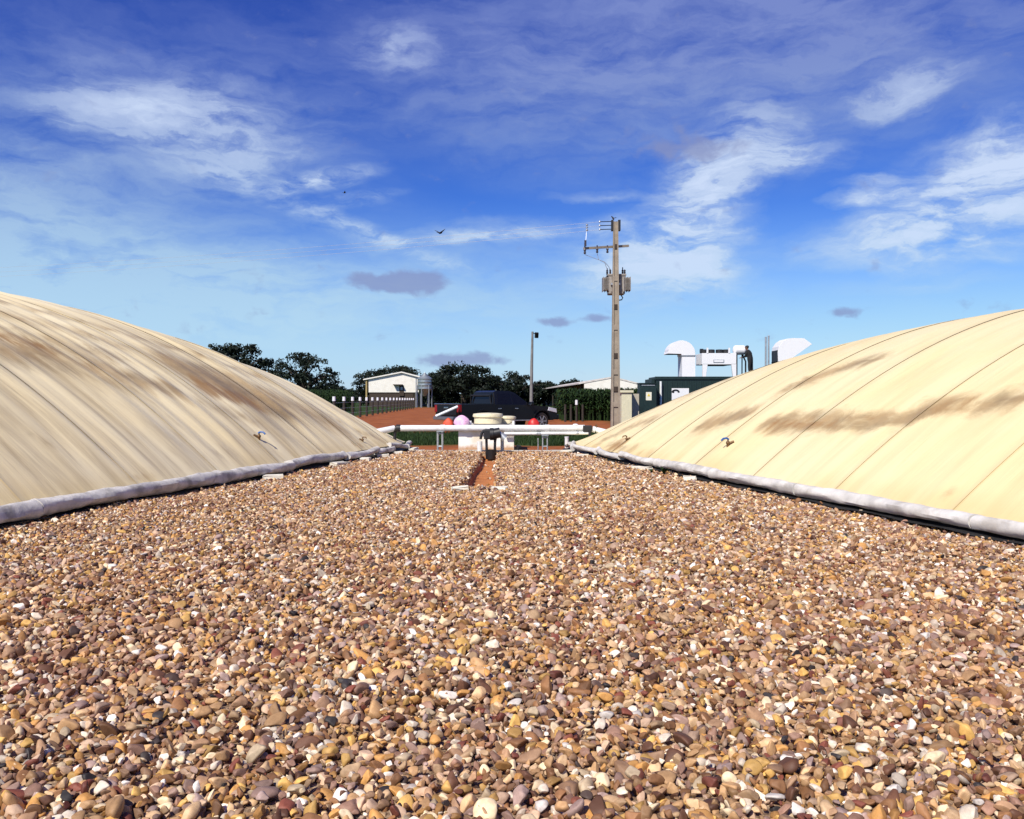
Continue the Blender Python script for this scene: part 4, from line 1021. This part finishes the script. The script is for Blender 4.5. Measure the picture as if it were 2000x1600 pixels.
def cooler():
    p = lambda x, y, d=0.0: P(x, y, ZC + .4 + d)
    t = thing('dry_cooler', (p(1404, 0).x, ZC + .5, ZR), 'white dry cooler with black fans on flared legs on the container roof', 'cooler')
    MB().bb(p(1371, 0).x, p(1438, 0).x, ZC + .4, ZC + 2.0, p(0, 712).z, p(0, 690).z, .015).build('casing', M_white, t)
    for x0, x1, y in ((1372, 1382, .4), (1428, 1438, .4), (1372, 1382, 1.9), (1428, 1438, 1.9)):
        a, b = p(x0, 711, y - .4), p(x1, 711, y - .4); s = .12 if x0 < 1400 else -.12; w = (b.x - a.x)
        MB().prism([(a.x, a.z), (b.x, b.z), (b.x - (w * .35 if x0 < 1400 else 0), ZR), (a.x + (w * .35 if x0 > 1400 else 0), ZR)], 'y', ZC + y, ZC + y + .10).build('leg', M_white if y < 1 else M_greenp, t)  # rear legs coloured dark green to paint their shade, front ones white
    MB().bb(p(1384, 0).x, p(1426, 0).x, ZC + .42, ZC + 1.95, p(0, 713.5).z, p(0, 711.8).z).build('coil', M_black, t)
    pl = MB().bb(p(1393, 0).x, p(1414, 0).x, ZC + .38, ZC + .399, p(0, 708.5).z, p(0, 702.5).z, .004).build('name_plate', M_galv, t)
    MB().bb(p(1394.5, 0).x, p(1412.5, 0).x, ZC + .372, ZC + .379, p(0, 707.4).z, p(0, 703.6).z).build('plate_face', M_white, pl)
    for x in (1375, 1389, 1405, 1418):
        c = p(x, 690, .5)
        f = MB().lathe([(.18, 0), (.20, .02), (.20, .18), (.165, .20)], (c.x, ZC + .95, c.z), 18).build('fan_shroud', M_black, t, smooth=True)
    for x in (1381.5, 1424): MB().bb(p(x - 1.6, 0).x, p(x + 1.6, 0).x, ZC + .38, ZC + .46, p(0, 690.2).z, p(0, 679.5).z).build('lifting_lug', M_white, t)
    MB().cyl(p(1367, 686, .6), p(1373, 686, .6), .13, n=14).build('pipe_flange', M_black, t, smooth=True)
    e = thing('expansion_vessel', p(1445, 692, .3), 'small white expansion tank beside the dry cooler', 'tank')
    MB().cyl(p(1436, 684, .3), p(1452, 684, .3), .26, n=20).ball(p(1452, 684, .3), (.3, .51, .51)).ball(p(1436, 684, .3), (.3, .51, .51)).build('vessel', M_white, e, smooth=True)
    MB().cyl(p(1440, 686, .3), p(1458, 690, .3), .06, n=10).build('pipe', M_galv, e, smooth=True)
    for x in (1439, 1449): MB().cyl(p(x, 690, .3), (p(x, 0, .3).x, ZC + .7, ZR), .035, n=8).build('leg', M_black, e)
    MB().tube([p(1449, 690, .35), p(1452, 698, .35), p(1456, 706, .35), p(1456, 730, .35)], .045, 8).build('hose', M_blackm, e, smooth=True)
cooler()
t = thing('exhaust_stack', P(1498, 735, ZC + .8), 'twin thin steel exhaust stacks on the container roof', 'exhaust')
for x, y in ((1495.2, 659.5), (1500.8, 657)):
    a = P(x, y, ZC + .8); MB().cyl((a.x, a.y, ZR), a, .048, n=12).cyl(a, a + Vector((0, 0, .05)), .06, .02, n=12).build('flue', M_galv, t, smooth=True)

# ------------------------------------------------------------------ person
def skin_obj(name, verts, edges, m, parent, root=0, sub=1, fat=1.0):
    me = bpy.data.meshes.new(name); me.from_pydata([v[:3] for v in verts], edges, [])
    o = link(name, me, m, parent)
    o.modifiers.new('skin', 'SKIN'); me_sk = o.data.skin_vertices[0].data if o.data.skin_vertices else None
    if me_sk is None:
        bm = bmesh.new(); bm.from_mesh(me); bm.verts.layers.skin.verify(); bm.to_mesh(me); bm.free(); me_sk = me.skin_vertices[0].data
    for i, v in enumerate(verts): me_sk[i].radius = (v[3] * fat, (v[3] if len(v) < 5 else v[4]) * fat); me_sk[i].use_root = (i == root)
    s = o.modifiers.new('smooth', 'SUBSURF'); s.levels = sub; s.render_levels = sub
    return o
def person():
    # faces -x (towards the cooler), leaning forward, arms reaching to the vessel pipe; local: x forward
    base = P(1465.5, 0, ZC + .35); t = thing('person', (base.x, base.y, ZR), 'person in black clothes and cap bending over pipes on the container roof', 'person', rz=math.pi - R(35))
    V = [(0, 0, .90, .15, .12), (.03, 0, 1.10, .15, .12), (.09, 0, 1.30, .18, .12), (.14, 0, 1.42, .10, .09), (.17, 0, 1.48, .055, .055),
         (0, .10, .86, .095), (.03, .11, .48, .065), (-.02, .11, .09, .05), (.10, .11, .04, .045),
         (0, -.10, .86, .095), (-.03, -.11, .48, .065), (-.10, -.11, .09, .05), (.02, -.11, .04, .045),
         (.12, .19, 1.37, .06), (.22, .22, 1.12, .045), (.42, .16, 1.06, .034),
         (.12, -.19, 1.37, .06), (.24, -.21, 1.14, .045), (.44, -.14, 1.10, .034)]
    E = [(0, 1), (1, 2), (2, 3), (3, 4), (0, 5), (5, 6), (6, 7), (7, 8), (0, 9), (9, 10), (10, 11), (11, 12), (2, 13), (13, 14), (14, 15), (2, 16), (16, 17), (17, 18)]
    body = skin_obj('body', V, E, M_cloth, t, fat=1.28)
    hd = MB(); hd.ball((.22, 0, 1.585), (.20, .155, .23), 16, (0, R(18), 0)).cyl((.16, 0, 1.45), (.20, 0, 1.53), .05, n=10)
    hd.ball((.325, 0, 1.565), (.035, .03, .05), 8)
    for s in (-1, 1): hd.ball((.20, s * .08, 1.575), (.04, .02, .06), 8)
    h = hd.build('head', M_skin, t, local=True, smooth=True)
    hm = MB(); hm.ball((.195, 0, 1.63), (.22, .175, .18), 14, (0, R(18), 0)); hm.box((.315, 0, 1.635), (.10, .13, .012), (0, R(18), 0)); hm.build('cap', M_hair, h, local=True, smooth=True)
    for s, w in ((1, (.42, .16, 1.06)), (-1, (.44, -.14, 1.10))):
        v = [(*w, .03), (w[0] + .06, w[1], w[2] - .01, .032), (w[0] + .09, w[1], w[2] - .015, .03)]; e = [(0, 1), (1, 2)]
        for k in range(4):
            q = w[1] + (k - 1.5) * .018; i = len(v); L = (.055, .065, .06, .045)[k]
            v += [(w[0] + .095 + L * .5, q, w[2] - .02, .008), (w[0] + .095 + L, q, w[2] - .045, .007)]; e += [(2, i), (i, i + 1)]
        i = len(v); v += [(w[0] + .08, w[1] - s * .045, w[2] - .02, .010), (w[0] + .11, w[1] - s * .05, w[2] - .04, .008)]; e += [(1, i), (i, i + 1)]
        skin_obj('hand', v, e, M_skin, t)
person()

# birds
def bird(c, sc, label, fly=True, rz=0.0):
    t = thing('bird', c, label, 'bird', rz)
    MB().ball((0, 0, 0), (.22 * sc, .09 * sc, .09 * sc), 12, (0, R(-12 if fly else -50), 0)).ball((.11 * sc, 0, .03 * sc if fly else .10 * sc), (.07 * sc, .06 * sc, .06 * sc), 10).cyl((.13 * sc, 0, .03 * sc if fly else .10 * sc), (.17 * sc, 0, .025 * sc if fly else .09 * sc), .012 * sc, .002, n=6).build('body', M_bird, t, local=True, smooth=True)
    MB().prism([(-.09 * sc, -.02 * sc), (-.22 * sc, -.05 * sc), (-.23 * sc, .05 * sc), (-.09 * sc, .02 * sc)], 'z', -.01 * sc, .0).build('tail', M_bird, t, local=True)
    if fly:
        for s in (-1, 1):
            m = MB(); pts = [(.06, .03, .02), (.05, .16, .10), (-.02, .30, .16), (-.06, .15, .08), (-.07, .03, .02)]
            A = [m.bm.verts.new((x * sc, s * y * sc, z * sc)) for x, y, z in pts]; B = [m.bm.verts.new((x * sc, s * y * sc, (z - .012) * sc)) for x, y, z in pts]
            m.bm.faces.new(A); m.bm.faces.new(B[::-1])
            for k in range(5): m.bm.faces.new((A[k], A[(k + 1) % 5], B[(k + 1) % 5], B[k]))
            m.build('wing', M_bird, t, local=True)
bird(P(860, 456, 46), 1.15, 'small dark bird flying by the overhead wires', True, R(60))
bird(P(1197, 427.5, ZL), .9, 'small dark bird perched on top of the power pole', False, R(120))
bird(P(674, 378, 70), .8, 'tiny dark bird high in the sky', True, R(20))

# meter pillar and wall
def pillar():
    Z = 43.5; p = lambda x, y: P(x, y, Z)
    t = thing('meter_pillar', (p(1225, 0).x, Z, 0), 'cream rendered meter pillar with an overhanging cap beside the power pole', 'pillar')
    MB().bb(p(1214, 0).x, p(1234, 0).x, Z, Z + .6, 0, p(0, 767).z, .01).build('shaft', M_cr, t)
    MB().bb(p(1211, 0).x, p(1237, 0).x, Z - .08, Z + .68, p(0, 767).z, p(0, 762.5).z, .01).build('cap', M_cr, t)
    for k in range(4):
        q = p(1213 + k * 6.5, 0); MB().cyl((q.x, Z + .3, p(0, 762.5).z), (q.x, Z + .3, p(0, 759.5).z), .05, .03, n=8).build('finial', M_wood, t)
    o = MB().bb(p(1238, 0).x, p(1252, 0).x, Z + .7, Z + 1.0, 0, p(0, 769).z).build('low_wall', M_conc2); tag(o, 'short greyish beige wall between the pillar and the control cabinet', 'wall')
M_cr = mat('cream_render', (.60, .57, .40), .85, var=.08); M_conc2 = mat('beige_wall', (.42, .38, .30), .9)
pillar()

# ------------------------------------------------------------------ pickup truck
def pickup():
    t = thing('pickup_truck', (-.574, 36.8, ROADZ), 'black double-cab pickup truck parked on the red soil', 'pickup truck', rz=R(38))
    XR, XF, r = -1.42, 1.66, .37
    def arch(xc, n=9, rr=.45): return [(xc + rr * math.cos(a), .40 + rr * math.sin(a)) for a in [math.pi * (1 - k / (n - 1)) for k in range(n)]]
    prof = [(-2.56, .50), (-2.60, .62), (-2.60, 1.10), (-.86, 1.10), (-.80, 1.05), (.98, 1.06), (1.35, 1.04), (2.10, .985), (2.42, .90), (2.54, .78), (2.56, .48), (2.30, .40)]
    bot = []
    for xc in (XF, XR):
        bot += [(xc + .46, .40)] + arch(xc)[::-1] + [(xc - .46, .40)]
    prof = prof + bot + [(-2.40, .44)]
    b = MB().prism(prof, 'y', -.88, .88, .035).build('body', M_paint, t, local=True, smooth=True)
    # bed opening
    MB().bb(-2.52, -.90, -.80, .80, 1.085, 1.104).build('bed_cover', M_black, t, local=True)
    # cab: tapered block
    lo = [(-.84, 1.04), (1.02, 1.04)]; c = MB()
    def ring(pts, y): return [c.bm.verts.new((x, y * w, z)) for x, z, w in pts]
    sec = [(-.86, 1.03, 1), (1.10, 1.03, 1), (.34, 1.56, .82), (.10, 1.645, .78), (-.62, 1.66, .78), (-.80, 1.58, .80)]
    A, B = ring(sec, -.87), ring(sec, .87)
    c.bm.faces.new(A); c.bm.faces.new(B[::-1])
    for k in range(6): c.bm.faces.new((A[k], B[k], B[(k + 1) % 6], A[(k + 1) % 6]))
    bmesh.ops.bevel(c.bm, geom=c.bm.edges[:], offset=.03, segments=2, affect='EDGES')
    c.build('cab', M_paint, t, local=True, smooth=True)
    # glass: follows the leaning cab sides
    def side(x, z, s): k = (z - 1.03) / (1.60 - 1.03); return (x, s * (.87 * (1 - .20 * k) + .006), z)
    for s in (-1, 1):
        for poly in ([(.12, 1.10), (.92, 1.10), (.34, 1.50), (.12, 1.53)], [(-.70, 1.10), (.04, 1.10), (.04, 1.54), (-.62, 1.54)]):
            m = MB(); O = [m.bm.verts.new(side(x, z, s)) for x, z in poly]; I = [m.bm.verts.new(Vector(side(x, z, s)) + Vector((0, -s * .012, 0))) for x, z in poly]
            m.bm.faces.new(O); m.bm.faces.new(I[::-1])
            for k in range(4): m.bm.faces.new((O[k], O[(k + 1) % 4], I[(k + 1) % 4], I[k]))
            m.build('side_window', M_glass, t, local=True)
        for x0, x1 in ((.10, 1.02), (-.78, .06)):
            d = MB().prism([(x0, .48), (x1 - .02, .48), (x1, 1.02), (x0, 1.03)], 'y', s * .876, s * .888).build('door', M_paint, t, local=True)
            MB().bb(x0 + .08, x0 + .26, s * .888, s * .912, .90, .935, .006).build('door_handle', M_chrome, d, local=True)
        mi = MB().box((.98, s * 1.0, 1.12), (.12, .20, .16), (0, 0, 0), .03).build('mirror', M_paint, t, local=True)
        MB().bb(.90, .915, s * .93, s * 1.07, 1.06, 1.17).build('mirror_glass', M_chrome, mi, local=True)
        MB().bb(-.75, 1.0, s * .86, s * .98, .40, .44, .01).build('side_step', M_galv, t, local=True)
        MB().prism([(1.98, .82), (2.50, .72), (2.47, .89), (2.05, .97)], 'y', s * .60, s * .895, .01).build('headlight', M_lamp, t, local=True)
        MB().bb(-2.625, -2.50, s * .72, s * .892, .78, 1.08, .012).build('taillight', M_red, t, local=True)
        m = MB(); 
        for k in range(8):
            a0, a1 = math.pi * k / 8, math.pi * (k + 1) / 8
            for xc in (XF, XR):
                pts = [(xc + .45 * math.cos(a0), .40 + .45 * math.sin(a0)), (xc + .52 * math.cos(a0), .40 + .52 * math.sin(a0)), (xc + .52 * math.cos(a1), .40 + .52 * math.sin(a1)), (xc + .45 * math.cos(a1), .40 + .45 * math.sin(a1))]
                m.prism(pts, 'y', s * .87, s * .915)
        m.build('wheel_arch_trim', M_paint, t, local=True)
        for xc in (XF, XR):
            w = MB().lathe([(.25, -.11), (r * .97, -.11), (r, -.08), (r, .08), (r * .97, .11), (.25, .11)], (0, 0, 0), 28)
            bmesh.ops.transform(w.bm, matrix=Matrix.Translation((xc, s * .77, r)) @ Matrix.Rotation(R(90), 4, 'X'), verts=w.bm.verts[:])
            tw = w.build('tyre', M_tyre, None, local=True, smooth=True); tw.name = 'wheel'; tw.parent = t
            ri = MB(); ri.lathe([(.05, .115), (.05, .10), (.22, .10), (.255, .115), (.255, .08), (.03, .08)], (0, 0, 0), 24)
            for k in range(6):
                a = k * math.pi / 3; ri.box((.14 * math.cos(a), .14 * math.sin(a), .112), (.20, .045, .025), (0, 0, a))
            bmesh.ops.transform(ri.bm, matrix=Matrix.Translation((xc, s * .77, r)) @ Matrix.Rotation(R(-90 * s), 4, 'X'), verts=ri.bm.verts[:])
            ri.build('rim', M_galv, tw, local=True, smooth=True)
    m = MB().face([(1.055, -.70, 1.10), (1.055, .70, 1.10), (.40, .60, 1.53), (.40, -.60, 1.53)])
    bmesh.ops.translate(m.bm, vec=(.022, 0, .022), verts=m.bm.verts[:]); m.build('windscreen', M_glass, t, local=True)
    m = MB().face([(-.862, -.66, 1.12), (-.862, .66, 1.12), (-.812, .60, 1.54), (-.812, -.60, 1.54)])
    bmesh.ops.translate(m.bm, vec=(-.02, 0, 0), verts=m.bm.verts[:]); m.build('rear_window', M_glass, t, local=True)
    MB().bb(2.50, 2.66, -.86, .86, .42, .64, .04).build('front_bumper', M_paint, t, local=True)
    MB().bb(2.53, 2.585, -.42, .42, .66, .86, .01).build('grille', M_chrome, t, local=True)
    MB().bb(-2.74, -2.58, -.84, .84, .46, .60, .03).build('rear_bumper', M_chromed, t, local=True)
    tg = MB().bb(-2.635, -2.602, -.70, .70, .66, 1.09, .01).build('tailgate', M_paint, t, local=True)
    MB().bb(-2.66, -2.636, -.16, .16, .93, .99, .006).build('tailgate_handle', M_chrome, tg, local=True)
    MB().bb(-2.66, -2.585, -.88, .88, 1.095, 1.125, .008).build('tailgate_rail', M_chrome, t, local=True)
    MB().tube([(-.92, -.72, 1.10), (-.95, -.66, 1.46), (-.95, .66, 1.46), (-.92, .72, 1.10)], .032, 8).build('sports_bar', M_black, t, local=True, smooth=True)
    for s in (-1, 1): MB().bb(-1.85, -1.83, s * .66, s * .88, .12, .50).build('mud_flap', M_black, t, local=True)
M_chromed = mat('dull_chrome', (.22, .22, .23), .4, .6)
pickup()
o = MB().cyl(P(851, 813.5, 34.2), P(894, 794.5, 34.35), .06, n=12).build('plastic_pipe', M_pvc, None, smooth=True)
tag(o, 'white plastic pipe leaning aslant against the pickup tailgate', 'pipe')

# weeds at the foot of the yellow cover
def weed(x, y, n, h, label):
    c = DR.edge(x, y); t = thing('weed', c, label, 'weed', group='weeds at the kerb'); 
    a = RNG.uniform(0, 6.283, n); m = MB()
    for k in range(n):
        L = h * random.uniform(.6, 1.2); d = Vector((math.cos(a[k]), math.sin(a[k]), 0)); s = Vector((-d.y, d.x, 0)) * .016
        p0, p1, p2 = c, c + d * L * .35 + Vector((0, 0, L * .7)), c + d * L * .9 + Vector((0, 0, L * .75))
        m.face([p0 - s * .4, p0 + s * .4, p1 + s, p1 - s]); m.face([p1 - s, p1 + s, p2])
    m.build('leaves', M_grass, t)
weed(8.1, -.34, 26, .17, 'small green weed growing at the foot of the yellow cover')
weed(7.7, -.42, 12, .10, 'tiny dry weed beside the larger weed at the kerb')
